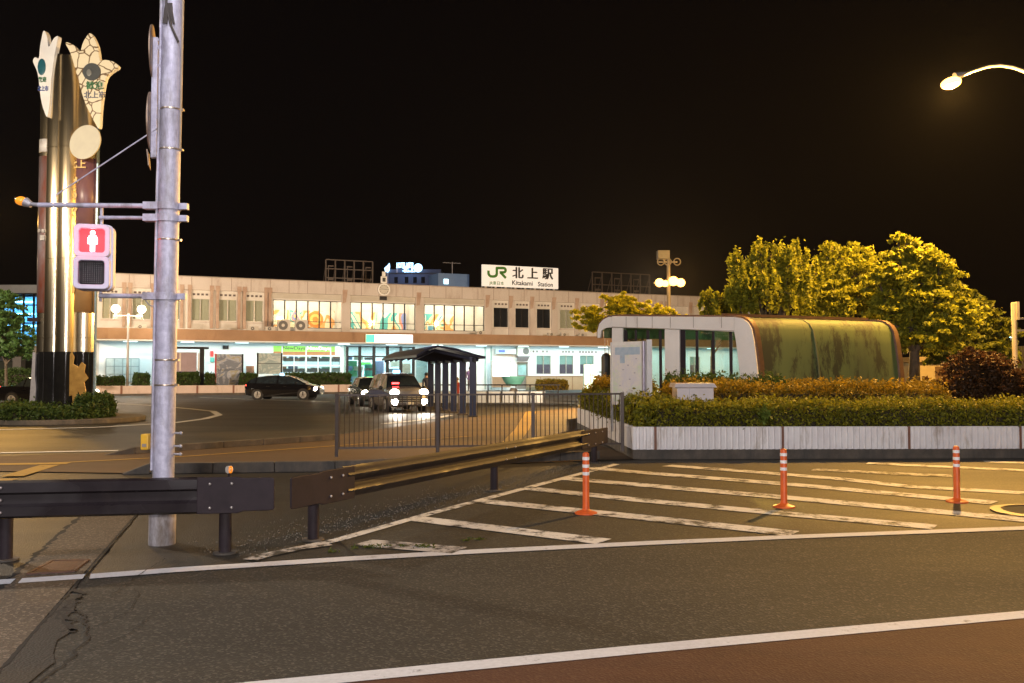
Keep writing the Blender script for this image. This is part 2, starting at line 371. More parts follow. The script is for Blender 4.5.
# tactile strips
line([P2(-40, 466.5), P2(0, 465.5), P2(69, 463.3), P2(190, 457), P2(333, 446.8), P2(470, 437)], 0.13, ypaint, 0.0215)
line([P2(-20, 465.5), P2(69, 464.3)], 0.33, ypaint, 0.0212); line([P2(50, 466), P2(12, 477.5)], 0.34, ypaint, 0.022)
line([P2(-10, 480.5), P2(14, 480.5)], 0.3, ypaint, 0.0126)
line([P2(510, 444), P2(522, 430), P2(531, 412)], 0.42, ypaint, 0.0216)
# island pavement (reddish) and its kerbs
K0, K1 = P2(128, 474), P2(640, 459.7)
isl = [K0, P2(335, 470), K1, P2(600, 446), P2(580, 408), P2(470, 417), P2(340, 435), P2(300, 439), P2(118, 453), P2(60, 455), P2(-60, 459), P2(-60, 471)]
m = MB(); m.sheet(isl, 0.016); m.build('pavement', asphalt('brown_pavement', (0.085, 0.045, 0.017), (0.055, 0.03, 0.012), speck=0.15, patch=0.35), tags=(None, None, None, 'structure'))
def kerb(pts, wd, h, name='kerb', tip0=False):
    m = MB(); pts = [Vector((p[0], p[1], 0)) for p in pts]
    q = [pts[0]]
    for a, b in zip(pts, pts[1:]):
        n = max(1, round((b - a).length / 0.9))
        q += [a.lerp(b, (i + 1) / n) for i in range(n)]
    for i in range(len(q) - 1):
        a, b = q[i], q[i + 1]; d = (b - a).normalized(); nn = Vector((-d.y, d.x, 0)) * wd
        g = d * 0.006
        ha = 0.02 if (tip0 and i == 0) else h; hb = h
        a2, b2 = a + g, b - g
        m.hexa([a2, b2, b2 + nn, a2 + nn, a2 + Vector((0, 0, ha)), b2 + Vector((0, 0, hb)), b2 + nn + Vector((0, 0, hb)), a2 + nn + Vector((0, 0, ha))])
    return m.build(name, kerbm, bevel=0.015, tags=(None, None, None, 'structure'))
kerb([P2(122, 475), P2(150, 474), P2(335, 471.5), P2(600, 459.8)], 0.16, 0.175, tip0=True)
kerb([P2(105, 456), P2(135, 454.5), P2(300, 443), P2(336, 440.5)], 0.15, 0.15, tip0=True)
# concrete gutter with iron grate, dark joints, cracks and tar
gx = [P2(-70, 683), P2(-4, 590), P2(48, 546), P2(92, 505)]; gy = [P2(-60, 735), P2(0, 672), P2(71, 592), P2(140, 512)]
gut = MB(); gut.add([(*P2(-130, 705), .0135), (*P2(-30, 705), .0135), (*P2(140, 510), .0135), (*P2(88, 510), .0135)], [(0, 1, 2, 3)])
gt = gut.build('gutter', concr, tags=(None, None, None, 'structure'))
dark = mat('crack_black', (0.012, 0.011, 0.01), None, 10, 0.9)
rust = mat('rusty_iron', (0.12, 0.055, 0.035), (0.075, 0.04, 0.03), 20, 0.6, 0.4, 0.3, 60)
def rough_line(pts, w0, w1, name, z, mt=dark, n=60, jit=0.02, parent=None):
    q = [];  pts = [Vector((*P2(*p), 0)) for p in pts]
    for a, b in zip(pts, pts[1:]):
        k = max(2, int((b - a).length / 0.06)); q += [a.lerp(b, i / k) + Vector((random.gauss(0, jit), random.gauss(0, jit), 0)) * (i > 0) for i in range(k)]
    q.append(pts[-1]); m = MB(); m.ribbon(q, [random.uniform(w0, w1) for _ in q], z); return m.build(name, mt, parent or mk)
rough_line([(-30, 706), (0, 673), (72, 591), (140, 511)], .01, .035, 'joint', .0145, jit=0.004)
rough_line([(-130, 706), (-4, 592), (48, 546), (88, 510)], .02, .07, 'joint', .0145, jit=0.012)
rough_line([(40, 683), (76, 656), (88, 640), (84, 620), (75, 612)], .008, .02, 'crack', .0128, jit=0.014)
rough_line([(88, 652), (128, 636), (150, 618)], .004, .009, 'crack', .0128, jit=0.01)
rough_line([(110, 598), (137, 578), (165, 560)], .004, .010, 'crack', .0165, jit=0.01)
rough_line([(84, 634), (128, 612), (139, 595), (134, 590)], .004, .010, 'crack', .0128, jit=0.01)
rough_line([(72, 634), (66, 620), (74, 608), (80, 596), (73, 590)], .02, .05, 'crack', .0128, jit=0.03)
rough_line([(60, 634), (64, 625), (60, 615), (68, 602)], .012, .04, 'crack', .0129, jit=0.03)
# old tar patch along the gutter edge
tp = [P2(0, 674), P2(30, 636), P2(62, 602), P2(76, 598), P2(74, 612), P2(62, 622), P2(70, 634), P2(57, 642), P2(53, 655), P2(55, 664), P2(44, 672), P2(25, 688), P2(-10, 700)]
m = MB(); m.sheet(tp, 0.0125); m.build('tar_patch', asphalt('tar', (0.015, 0.013, 0.011), (0.010, 0.009, 0.008), speck=0.06, patch=0.4), mk)
# grate
g0, g1, g2, g3 = [Vector((*P2(*p), 0.0)) for p in ((28, 576), (73, 573.5), (88, 562), (52, 563))]
m = MB(); m.add([(*p.xy, 0.0150) for p in (g0, g1, g2, g3)], [(0, 1, 2, 3)], 1)
for i in range(15):
    t = (i + .5) / 15; a = g0.lerp(g1, t); b = g3.lerp(g2, t); m.bar(a + Vector((0, 0, .017)), b + Vector((0, 0, .017)), .018, .012)
for a, b in ((g0, g1), (g1, g2), (g2, g3), (g3, g0)): m.bar(a + Vector((0, 0, .019)), b + Vector((0, 0, .019)), .03, .016)
m.build('drain_grate', [rust, dark], org=tuple(g0), tags=('rusty rectangular drain grate set in the concrete gutter', 'drain grate'))
# dark hollow in road near right edge, iron ring painted with orange lamplight
gc = G(1048, 513.5); m = MB()
m.lathe([(0.62, 0.0), (0.62, 0.02), (0.5, 0.028), (0.49, 0.012)], (gc.x, gc.y, 0.004), 40, 0)
m.lathe([(0.485, 0.0), (0.485, 0.006)], (gc.x, gc.y, 0.012), 40, 1)
m.build('manhole_cover', [mat('lamplit_ring', (0.14, 0.08, 0.03), (0.08, 0.05, 0.02), 6, .5), dark], org=tuple(gc), smooth=True, tags=('round dark manhole cover with a raised orange lit rim beside the white edge line', 'manhole cover'))
# gravel and weeds along the barrier
pts = []
for _ in range(2000):
    t = random.random(); a = Vector(P2(232, 556)).lerp(Vector(P2(620, 463)), t); d = (Vector(P2(620, 463)) - Vector(P2(232, 556))).normalized(); nn = Vector((-d.y, d.x))
    o = abs(random.gauss(0, 0.35)) * (1 if random.random() < .7 else -.6); q = a + nn * (0.1 + o); pts.append((q.x, q.y))
m = MB()
for x, y in pts:
    r = random.uniform(.004, .011); z = .006; m.add([(x - r, y - r * .7, z), (x + r, y - r, z), (x + r * .8, y + r, z), (x - r, y + r, z), (x, y, z + r * 1.1)], [(0, 1, 4), (1, 2, 4), (2, 3, 4), (3, 0, 4)])
m.build('gravel', mat('grit', (0.17, 0.145, 0.11), (0.08, 0.07, 0.055), 30, .9), tags=('loose grit gathered along the foot of the barrier', 'gravel', None, 'stuff'))
wd = []
for px, py, r, k in ((372, 548, .10, 120), (386, 547, .06, 60), (404, 547, .07, 70), (425, 548, .12, 150), (356, 549, .06, 50), (333, 552, .05, 60), (467, 541, .05, 40), (480, 540, .08, 60)):
    g = G(px, py)
    for _ in range(k): wd.append((g.x + random.gauss(0, r * .45), g.y + random.gauss(0, r * .35), abs(random.gauss(0.008, r * .12))))
leaves('weeds', wd[::2], 0.02, leafmat('weed_leaf', (0.05, 0.07, 0.015), (0.10, 0.12, 0.02)), org=(0, 8, 0), tags=('small weeds sprouting in the cracked kerb side paint', 'weeds', None, 'stuff'), aspect=2.6)
# ================================================================== GUARD RAILS
boltm = mat('bolt_head', (0.5, 0.45, 0.42), None, 5, .4, .6)
def guard(name, label, pts, zs, prof, steps, ends, postpts, boltpts):
    """pts: path (x,y); prof: list of (lateral, dz) beam section; faces the road."""
    o = Vector((*pts[0], 0)); t = thing(name, label, 'guard rail', o)
    q = [Vector((*p, z)) for p, z in zip(pts, zs)]
    n = len(prof); vs = []; fs = []
    for i, p in enumerate(q):
        d = (q[min(i + 1, len(q) - 1)] - q[max(i - 1, 0)]); d.z = 0; d.normalize(); nn = Vector((d.y, -d.x, 0))
        for a, dz in prof: vs.append(p + nn * a + Vector((0, 0, dz)))
    for i in range(len(q) - 1):
        for k in range(n): fs.append((i * n + k, (i + 1) * n + k, (i + 1) * n + (k + 1) % n, i * n + (k + 1) % n))
    fs.append(tuple(range(n))); fs.append(tuple((len(q) - 1) * n + k for k in range(n - 1, -1, -1)))
    m = MB(); m.add(vs, fs); m.build('beam', railm, t, smooth=True)
    for (poly, dirv) in ends:
        m = MB(); m.prism(poly, dirv); m.build('end_plate', darkmetal, t, bevel=0.012)
    for p in postpts:
        m = MB(); m.tube([(p[0], p[1], 0), (p[0], p[1], p[2])], 0.057, 20); m.build('post', darkmetal, t, smooth=True)
        m = MB(); m.tube([(p[0], p[1], 0.004), (p[0], p[1], .02)], 0.11, 20); m.build('post_footing', kerbm, t, smooth=True)
    for p, d in boltpts:
        m = MB(); m.ell(p, (.014, .014, .014), 8, 5); m.build('bolt', boltm, t, smooth=True)
    return t
# rail across the crossing mouth (flat section with pressed channel)
La, Lb = Vector(P2(3, 562)), Vector(P2(224, 555)); Ld = (Lb - La).normalized(); Ln = Vector((Ld.y, -Ld.x))
L0 = La - Ld * 4.0
def onL(px):  # point on the line at screen column px
    k = (px - 512) / F; t = (k * L0.y - L0.x) / (Ld.x - k * Ld.y); return L0 + Ld * t
Lc = onL(206); Le = onL(276.5)
profL = [(0.0, 0.0), (0.03, -0.004), (0.075, 0.02), (0.08, .10), (0.035, .125), (0.03, .205), (0.08, .23), (0.075, .315), (0.03, .335), (0.0, .33), (-.01, .16)]
zL = .395
pl = MB()
def plate(a, b, z0, z1, nrm, th):
    a3 = Vector((*(a + nrm * .055), 0)); b3 = Vector((*(b + nrm * .055), 0)); hw = (z1 - z0)
    d = (b3 - a3); out = []
    for t, f in ((0, 0.0), (.52, 0.0), (.6, .10), (.93, .10), (.985, .13), (1.0, .2)):
        out.append((t, f))
    bot = [a3 + d * t + Vector((0, 0, z0 + hw * f * .55)) for t, f in out]; top = [a3 + d * t + Vector((0, 0, z1 - hw * f * .35)) for t, f in out]
    return (bot + top[::-1], Vector((*(nrm * th), 0)))
ends = [plate(onL(200), Le, zL, zL + .335, Ln, .032)]
bolts = []
for px in (213, 234.5):
    for z in (zL + .055, zL + .275):
        p = onL(px) + Ln * .09; bolts.append(((p.x, p.y, z), 0))
for z in (.055, .165, .275):
    p = onL(7) + Ln * .085; bolts.append(((p.x, p.y, zL + z), 0))
lp = [L0 + (Lc - L0) * t for t in (0, .25, .5, .75, 1)]
guard('guard_rail', 'straight dark brown guard rail with pressed channel in front of the pale signal pole', lp, [zL] * 5, profL, 0, ends,
      [(*(La - Ln * .06), zL + .2), (*(Lb - Ln * .06), zL + .3), (*(La - Ld * 3 - Ln * .06), zL + .2)], bolts)
tp_ = bpy.data.objects['guard_rail']
m = MB(); m.tube([(*(La - Ln * .06), .385), (*(La - Ln * .06), .41)], 0.061, 20); m.build('reflective_tape', mat('yellow_tape', (.7, .42, .03), None, 5, .5), tp_, smooth=True)
# rail running away to the planter
Ra, Rb = Vector(P2(318, 541)), Vector(P2(498, 491)); Rd = (Rb - Ra).normalized(); Rn = Vector((Rd.y, -Rd.x))
def onR(px):
    k = (px - 512) / F; t = (k * Ra.y - Ra.x) / (Rd.x - k * Rd.y); return Ra + Rd * t
profR = []
for i in range(17):
    z = .33 * i / 16; profR.append((0.045 + .042 * math.cos(2 * math.pi * (z / .33 * 2 - .5)) * (1), z))
profR = [(a + .0, z) for a, z in profR] + [(a - .006, z) for a, z in profR[::-1]]
R0, R1 = onR(343), onR(584)
rp = [R0 + (R1 - R0) * (i / 6) for i in range(7)]
zr = [.375 + (.335 - .375) * i / 6 for i in range(7)]
def zat(px):
    t = (onR(px) - R0).length / (R1 - R0).length * (1 if px > 343 else -1); return .375 - .04 * t
ends = []
a, b = onR(350), onR(286); poly, th = plate(a, b, .368, .368 + .34, Rn, .02); ends.append((poly, th))
a, b = onR(578), onR(604); poly, th = plate(a, b, zat(590), zat(590) + .33, Rn, .02); ends.append((poly, th))
bolts = []
for px in (325.5, 337.5):
    for z in (.44, .63):
        p = onR(px) + Rn * .082; bolts.append(((p.x, p.y, z), 0))
for px in (501, 510):
    for z in (.09, .25):
        p = onR(px) + Rn * .09; bolts.append(((p.x, p.y, zat(px) + z), 0))
for px in (584, 591, 598):
    for z in (.06, .26):
        p = onR(px) + Rn * .085; bolts.append(((p.x, p.y, zat(px) + z), 0))
guard('guard_rail', 'curved profile dark guard rail with orange glints running away towards the planter', rp, zr, profR, 0, ends,
      [(*(Ra - Rn * .06), .6), (*(Rb - Rn * .06), .6), (*(onR(597) - Rn * .06), .5)], bolts)
# ================================================================== DELINEATOR POSTS
orange = mat('orange_plastic', (0.75, 0.13, 0.02), (0.62, 0.10, 0.02), 6, .45, grime=((.25, .07, .03), .36, 9)); refl = mat('reflective_white', (.85, .82, .8), None, 5, .35)
def delineator(loc, label, s=1.0):
    t = thing('delineator_post', label, 'bollard', loc, group='orange flexible posts on the hatched area')
    x, y, _ = loc
    m = MB(); m.lathe([(.044, .03), (.040, .1), (.040, .70), (.036, .725), (.02, .735)], (x, y, 0), 24); m.build('tube', orange, t, smooth=True)
    m = MB(); m.lathe([(.135, .004), (.135, .02), (.10, .034), (.06, .045), (.045, .06)], (x, y, 0), 28); m.build('base', orange, t, smooth=True)
    for z in (.645, .555, .465):
        m = MB(); m.lathe([(.0425, z), (.0425, z + .038)], (x, y, 0), 24); m.build('reflective_band', refl, t, smooth=True)
    return t
dl = [(G(586, 514), 'orange flexible post near the end of the guard rail'), (G(784, 507.5), 'orange flexible post standing on the middle of the white stripes'), (G(957, 502.5), 'orange flexible post closest to the round manhole cover')]
for i, (g, lb) in enumerate(dl):
    if i == 0: d0 = delineator((g.x, g.y, 0), lb)
    else: c = copy_tree(d0); c.location = (g.x, g.y, 0); c['label'] = lb; c.rotation_euler.z = i
# small reflector stub behind the rail
g = G(229, 486); t = thing('reflector_stub', 'low post with orange and white reflector behind the guard rail gap', 'reflector', (g.x, g.y, 0))
m = MB(); m.tube([(g.x, g.y, 0), (g.x, g.y, .22)], .02, 12); m.build('post', darkmetal, t, smooth=True)
zc = .245
m = MB(); m.tube([(g.x - .015, g.y - .03, zc), (g.x + .02, g.y + .02, zc)], .055, 20, 0); m.build('housing', mat('white_plastic', (.6, .58, .55), None, 5, .5), t, smooth=True)
m = MB(); m.tube([(g.x + .018, g.y - .035, zc), (g.x + .028, g.y - .035, zc)], .05, 20, 0); m.ell((g.x + .03, g.y - .02, zc), (.03, .03, .055)); m.build('lens', mat('amber_lens', (.9, .3, .02), None, 5, .25, emit=(1, .3, .02), es=.5), t, smooth=True)
# ================================================================== PEDESTRIAN FENCE
Fa, Fb = G(337, 453.5, .16), G(622, 448.5, .16)
fd = (Fb - Fa); flen = fd.length; fd.normalize()
t = thing('railing_fence', 'dark metal fence of thin upright bars along the island kerb', 'fence', (Fa.x, Fa.y, 0.0))
fh = 1.12
def onF(px):
    k = (px - 512) / F; s = (k * Fa.y - Fa.x) / (fd.x - k * fd.y); return Fa + fd * s
fm = mat('fence_brown', (.06, .045, .04), (.085, .06, .045), 8, .5, .3)
for px in (337.5, 438, 533, 622):
    p = onF(px); m = MB(); m.box(p.x - .035, p.x + .035, p.y - .035, p.y + .035, .1, .16 + fh + .01); m.build('post', fm, t, bevel=.006)
for z, nm in ((.16 + fh - .02, 'top_rail'), (.16 + .10, 'bottom_rail')):
    m = MB(); m.bar((Fa.x, Fa.y, z), (Fb.x, Fb.y, z), .035, .035); m.build(nm, fm, t)
nb = 62
for i in range(nb):
    p = Fa + fd * (flen * (i + .5) / nb); m = MB(); m.tube([(p.x, p.y, .26), (p.x, p.y, .16 + fh - .02)], .0085, 8); m.build('baluster', fm, t, smooth=True)
# ================================================================== SIGNAL POLE
pg = G(162, 544); px0, py0 = pg.x, pg.y
PY = py0
t = thing('signal_pole', 'tall pale steel pole standing behind the straight guard rail', 'pole', (px0, py0, 0))
m = MB(); m.tube([(px0, py0, 0.25), (px0, py0, 9.0)], [.102, .096], 32); m.build('shaft', polem, t, smooth=True)
t.rotation_euler.y = R(.45)
m = MB(); m.lathe([(.128, 0), (.128, .30), (.122, .33), (.112, .345)], (px0, py0, 0), 32); m.build('base_sleeve', mat('sleeve', (.45, .43, .46), (.3, .28, .28), 6, .6, .1, .2, 40, grime=((.12, .09, .07), .45, 5)), t, smooth=True)
zP = lambda py: P(162, py, PY).z
for zz in (zP(497), zP(385.), zP(360), zP(299), zP(240), zP(150), zP(110)):
    m = MB(); m.lathe([(.104, zz - .008), (.106, zz), (.104, zz + .008)], (px0, py0, 0), 32)
    m.box(px0 + .10, px0 + .13, py0 - .02, py0 + .02, zz - .01, zz + .01); m.build('strap_band', mat('band_steel', (.55, .45, .35), None, 8, .35, .8), t, smooth=True)
# conduits either side
m = MB(); m.tube([(px0 - .108, py0 - .03, zP(470)), (px0 - .110, py0 - .03, zP(300)), (px0 - .106, py0 - .03, 9)], .014, 10); m.build('conduit', polem, t, smooth=True)
m = MB(); m.tube([(px0 + .106, py0 - .02, zP(150)), (px0 + .106, py0 - .02, 9)], .011, 10); m.build('conduit', mat('conduit_tan', (.4, .3, .2), None, 5, .5), t, smooth=True)
# cable splice near the top
m = MB()
for i in range(9):
    a = random.uniform(-.07, .07); m.tube([(px0 + a, py0 - .12, zP(28)), (px0 + a * .8 + random.uniform(-.02, .02), py0 - .135, zP(15)), (px0 + a * .5, py0 - .12, zP(8))], .008, 6)
m.tube([(px0 - .03, py0 - .12, 5.9), (px0 - .02, py0 - .13, zP(12)), (px0 + .03, py0 - .13, zP(30)), (px0 + .09, py0 - .08, zP(45))], .012, 8)
m.build('cable_bundle', mat('cable_black', (.05, .04, .035), None, 5, .6), t, smooth=True)
# arms
def arm(x0, x1, py, r, name='arm'):
    p = P(x0, py, PY); q = P(x1, py, PY); m = MB(); m.tube([(p.x, PY - .03, p.z), (q.x, PY - .03, p.z)], r, 14)
    m.box(q.x - .14, q.x + .02, PY - .075, PY + .02, p.z - .035, p.z + .035); m.lathe([(.116, p.z - .035), (.116, p.z + .035)], (px0, py0, 0), 24)
    m.box(px0 + .11, px0 + .19, PY - .03, PY + .03, p.z - .03, p.z + .03)
    m.build(name, polem, t, smooth=True)
arm(37, 157, 206.5, .024); arm(98, 157, 218.5, .018); arm(99, 157, 296.5, .024)
# diagonal stay
a = P(54, 197, PY); b = P(157, 128, PY)
m = MB(); m.tube([(a.x, PY - .03, a.z), (b.x, PY - .03, b.z)], .007, 8); m.build('stay_wire', polem, t, smooth=True)
# hanging drop tube holding the signal head
a = P(97, 206, PY); b = P(97, 302, PY)
m = MB(); m.tube([(a.x + .02, PY - .0, a.z), (b.x + .02, PY - .0, b.z)], .016, 10); m.build('hanger_tube', polem, t, smooth=True)
# cable loop
a = P(142, 298, PY); m = MB(); m.tube([(a.x, PY, a.z), (a.x + .05, PY, a.z - .07), (a.x + .12, PY, a.z - .09)], .006, 6); m.build('cable', polem, t, smooth=True)
# step bolts
for py in (433, 446, 454):
    z = zP(py); m = MB(); m.tube([(px0 + .1, PY, z), (px0 + .16, PY, z)], .01, 8); m.ell((px0 + .165, PY, z), (.018, .018, .018)); m.build('step_bolt', steel, t, smooth=True)
# push button box
bx = P(148.5, 441, PY)
t = thing('push_button_box', 'small yellow push button box strapped to the pale signal pole', 'button box', (bx.x, PY, bx.z - .08))
ybox = mat('yellow_box', (.75, .42, .03), (.65, .36, .03), 6, .45)
m = MB(); m.box(bx.x - .04, bx.x + .035, PY - .10, PY + .0, bx.z - .08, bx.z + .075); m.build('case', ybox, t, bevel=.01)
m = MB(); m.box(bx.x - .022, bx.x + .02, PY - .106, PY - .1005, bx.z - .05, bx.z - .02); m.build('button', mat('grey_btn', (.3, .25, .22), None, 5, .5), t)
# amber flasher at the arm's end
f = P(24, 201.5, PY)
t = thing('amber_flasher', 'small amber lamp on the end of the long pole arm', 'warning lamp', (f.x, PY, f.z))
m = MB(); m.ell((f.x - .01, PY - .03, f.z), (.058, .058, .045), 18, 12); m.build('lens', mat('amber', (.9, .35, .02), None, 5, .2, emit=(1, .32, .03), es=.6), t, smooth=True)
m = MB(); m.tube([(f.x + .03, PY - .03, f.z - .01), (f.x + .09, PY - .03, f.z - .04)], [.05, .03], 14); m.tube([(f.x + .08, PY - .03, f.z - .03), (f.x + .2, PY - .03, f.z - .045)], .02, 10); m.build('bracket', steel, t, smooth=True)
# ================================================================== PEDESTRIAN SIGNAL
c = P(93.5, 257, PY - .12); YS = PY - .12; k = YS / F
sh = mat('signal_housing', (.56, .52, .66), (.48, .45, .57), 4, .45, .1)
t = thing('pedestrian_signal', 'pale pedestrian signal with the red standing figure lit', 'traffic light', (c.x, YS, c.z)); t.rotation_euler.z = R(15)
def rrect(cx, cz, w_, h_, r, n=5):
    o = []
    for (sx, sz, a0) in ((1, 1, 0), (-1, 1, 90), (-1, -1, 180), (1, -1, 270)):
        for i in range(n + 1):
            a = R(a0 + 90 * i / n); o.append((cx + sx * (w_ / 2 - r) + r * math.cos(a), cz + sz * (h_ / 2 - r) + r * math.sin(a)))
    return o
def ring(mb, cx, cz, w_, h_, r, wi, hi, ri, y0, y1, dx=0):
    a = rrect(cx, cz, w_, h_, r); b = rrect(cx + dx, cz, wi, hi, ri); n = len(a)
    vs = [(x, y1, z) for x, z in a] + [(x, y0, z) for x, z in a] + [(x, y0, z) for x, z in b] + [(x, y1, z) for x, z in b]; fs = []
    for i in range(n):
        j = (i + 1) % n
        for q in range(3): fs.append((q * n + i, q * n + j, (q + 1) * n + j, (q + 1) * n + i))
    mb.add(vs, fs)
m = MB(); m.prism([(x, YS + .02, z) for x, z in rrect(c.x + .004, c.z, .35, .655, .06)], (0, .14, 0)); m.build('back_case', sh, t, bevel=.01)
for sgn, nm in ((1, 'upper'), (-1, 'lower')):
    cz = c.z + sgn * .158; m = MB(); ring(m, c.x - .01, cz, .335, .325, .055, .235, .235, .03, YS - .05, YS + .02); m.build('lamp_frame', sh, t, bevel=.008)
    m = MB(); m.prism([(x, YS + .0, z) for x, z in rrect(c.x - .01, cz, .24, .24, .03)], (0, .015, 0))
    if sgn > 0: m.build('red_lens', emat('red_lens', (1.0, .02, .03), 1.6), t)
    else: m.build('green_lens', mat('green_lens_off', (.03, .03, .035), (.07, .06, .065), 18, .12, .3), t)
# standing figure, lit
cz = c.z + .158; cx = c.x - .01; k = .0098
fig = [(-2.2, -10.5), (-2.2, -3), (-4.6, -3), (-4.6, 2.6), (-3.2, 5.4), (-1.5, 6.3), (-2.3, 7.4), (-2.3, 9.2), (-1.0, 10.6), (1.0, 10.6), (2.3, 9.2), (2.3, 7.4), (1.5, 6.3), (3.2, 5.4), (4.6, 2.6), (4.6, -3), (2.2, -3), (2.2, -10.5), (.3, -10.5), (.3, -4), (-.3, -4), (-.3, -10.5)]
m = MB(); m.prism([(cx + x * k, YS - .004, cz + z * k) for x, z in fig], (0, .003, 0)); m.build('red_figure', emat('figure_lit', (1.0, .72, .72), 6), t)
point((cx, YS - .10, cz), (1, .04, .05), 4, .08, 'signal_light')
# reflections seen in dark lens: small LED rows of green lens (unlit)
m = MB()
for x, z in [(a, b) for a in range(-4, 5) for b in range(-5, 6)]: m.ell((cx + x * .02, YS - .001, c.z - .158 + z * .019), (.004, .003, .004), 6, 4)
m.build('led_dots', mat('led_off', (.12, .14, .14), (.3, .3, .3), 30, .15), t, smooth=True)
# ================================================================== ROUND SIGNS SEEN EDGE-ON
signback = mat('sign_back', (.28, .2, .14), (.2, .14, .1), 5, .5, .4)
rl = P(155, 100, PY)
t = thing('sign_rail', 'upright aluminium channel bracketed to the pole holding two round signs', 'sign bracket', (rl.x, PY, P(155, 160, PY).z))
m = MB(); z0, z1 = P(155, 158, PY).z, P(155, 38, PY).z; m.box(rl.x - .028, rl.x + .03, PY - .03, PY + .03, z0, z1)
for py in (40, 66, 106, 133, 157): z = P(155, py, PY).z; m.box(rl.x - .03, rl.x + .065, PY - .015, PY + .015, z - .012, z + .012)
m.build('channel', polem, t, bevel=.004)
for py in (49, 119): z = P(155, py, PY).z; m = MB(); m.tube([(rl.x, PY, z - .02), (px0 - .08, PY, z + .03)], .016, 10); m.build('bracket_arm', polem, t, smooth=True)
for (ya, yb, xx, lb) in ((26, 78, 148.5, 'upper round sign plate seen edge on beside the pole'), (93, 151, 147.5, 'lower round sign plate seen edge on beside the pole')):
    za, zb = P(149, yb, PY).z, P(149, ya, PY).z; xc = PX(xx, PY); r = (zb - za) / 2
    a = R(2.0)
    m = MB(); m.tube([(xc - .006, PY + .0, (za + zb) / 2), (xc + .006, PY - .0006, (za + zb) / 2)], r, 48, 0); m.tube([(xc - .009, PY, (za + zb) / 2), (xc - .007, PY, (za + zb) / 2)], r * .97, 48, 1)
    o = m.build('round_sign', [signback, whitep], org=(xc, PY, (za + zb) / 2), tags=(lb, 'road sign', 'round signs on the pole')); o.rotation_euler.z = R(17.5)
za, zb = P(148, 168, PY).z, P(148, 152, PY).z
m = MB(); m.box(PX(147, PY) - .004, PX(147, PY) + .004, PY - .12, PY + .12, za, zb); o = m.build('supplementary_sign', [signback], org=(PX(147, PY), PY, za), tags=('small rectangular plate seen edge on below the two round signs', 'road sign')); o.rotation_euler.z = R(17); o.rotation_euler.y = R(-6)
# ================================================================== MONUMENT
MY = 31.0; mg = G(67, 421); mc = (PX(66, MY), MY)
mt_ = thing('welcome_monument', 'tall monument of polished steel tubes topped by two white petals', 'monument', (mc[0], mc[1], 0))
steelm = nodes('polished_steel'); sm, nt, b = steelm
b.inputs['Base Color'].default_value = (.86, .72, .48, 1); b.inputs['Metallic'].default_value = 1; b.inputs['Roughness'].default_value = .25
b.inputs['Anisotropic'].default_value = .75
_tc = nt.nodes.new('ShaderNodeTexCoord'); _mp = nt.nodes.new('ShaderNodeMapping'); _mp.inputs['Scale'].default_value = (1, 1, .015); _n = nt.nodes.new('ShaderNodeTexNoise'); _n.inputs['Scale'].default_value = 5; _n.inputs['Detail'].default_value = 2
_bp = nt.nodes.new('ShaderNodeBump'); _bp.inputs['Strength'].default_value = .5; _bp.inputs['Distance'].default_value = .05
nt.links.new(_tc.outputs['Object'], _mp.inputs[0]); nt.links.new(_mp.outputs[0], _n.inputs['Vector']); nt.links.new(_n.outputs['Fac'], _bp.inputs['Height']); nt.links.new(_bp.outputs[0], b.inputs['Normal'])
tg = nt.nodes.new('ShaderNodeTangent'); tg.direction_type = 'RADIAL'; tg.axis = 'Z'; nt.links.new(tg.outputs[0], b.inputs['Tangent'])
blackpol = mat('black_polished', (.008, .008, .009), (.012, .012, .012), 3, .07, 0, spec=.9)
zM = lambda py: P(66, py, MY).z
xM = lambda px: PX(px, MY)
cols = [(44.0, .31, .15, 60), (56.0, .34, -.12, 58), (69.0, .36, -.2, 60), (83.0, .40, .05, 62), (62, .5, .6, 58)]
for px, r, dy, top in cols:
    zs = [zM(352) , zM(top)]
    m = MB(); m.tube([(xM(px), MY + dy, zs[0]), (xM(px), MY + dy, zs[1])], r, 40); m.build('steel_column', sm, mt_, smooth=True)
    m = MB(); m.tube([(xM(px), MY + dy, 0), (xM(px), MY + dy, zs[0])], r + .004, 40); m.build('black_base', blackpol, mt_, smooth=True)
    for py in (150, 260, 338):
        m = MB(); m.lathe([(r + .001, zM(py) - .008), (r + .006, zM(py)), (r + .001, zM(py) + .008)], (xM(px), MY + dy, 0), 40); m.build('seam_ring', sm, mt_, smooth=True)
m = MB(); m.box(xM(44), xM(84), MY - .1, MY + .5, zM(62), zM(60)); m.build('cap_plate', darkmetal, mt_)
# curved poster panels
def curved(px, r, dy, a0, a1, y0, y1, mtl, name, n=12):
    m = MB(); vs = []
    for i in range(n + 1):
        a = R(a0 + (a1 - a0) * i / n)
        for z in (zM(y1), zM(y0)):
            vs.append((xM(px) + r * math.sin(a), MY + dy - r * math.cos(a), z))
    m.add(vs, [(2 * i, 2 * i + 2, 2 * i + 3, 2 * i + 1) for i in range(n)])
    o = m.build(name, mtl, mt_, smooth=True); s = o.modifiers.new('solid', 'SOLIDIFY'); s.thickness = .01; return o
post1 = mat('poster_left', (.16, .12, .11), (.30, .27, .30), .9, .35, 0, stretch=(1, 1, .6), grime=((.22, .05, .02), .46, 1.2))
post2 = mat('poster_dusk', (.12, .05, .10), (.30, .17, .13), .35, .35, 0, stretch=(1, 1, .5))
post3 = mat('poster_gold', (.42, .27, .12), (.34, .18, .07), .8, .4, 0, grime=((.35, .12, .04), .4, 1.6))
curved(44, .33, .15, -70, 40, 157, 313, post1, 'poster_panel')
curved(44, .335, .15, -60, 60, 140, 153, whitep, 'white_label')
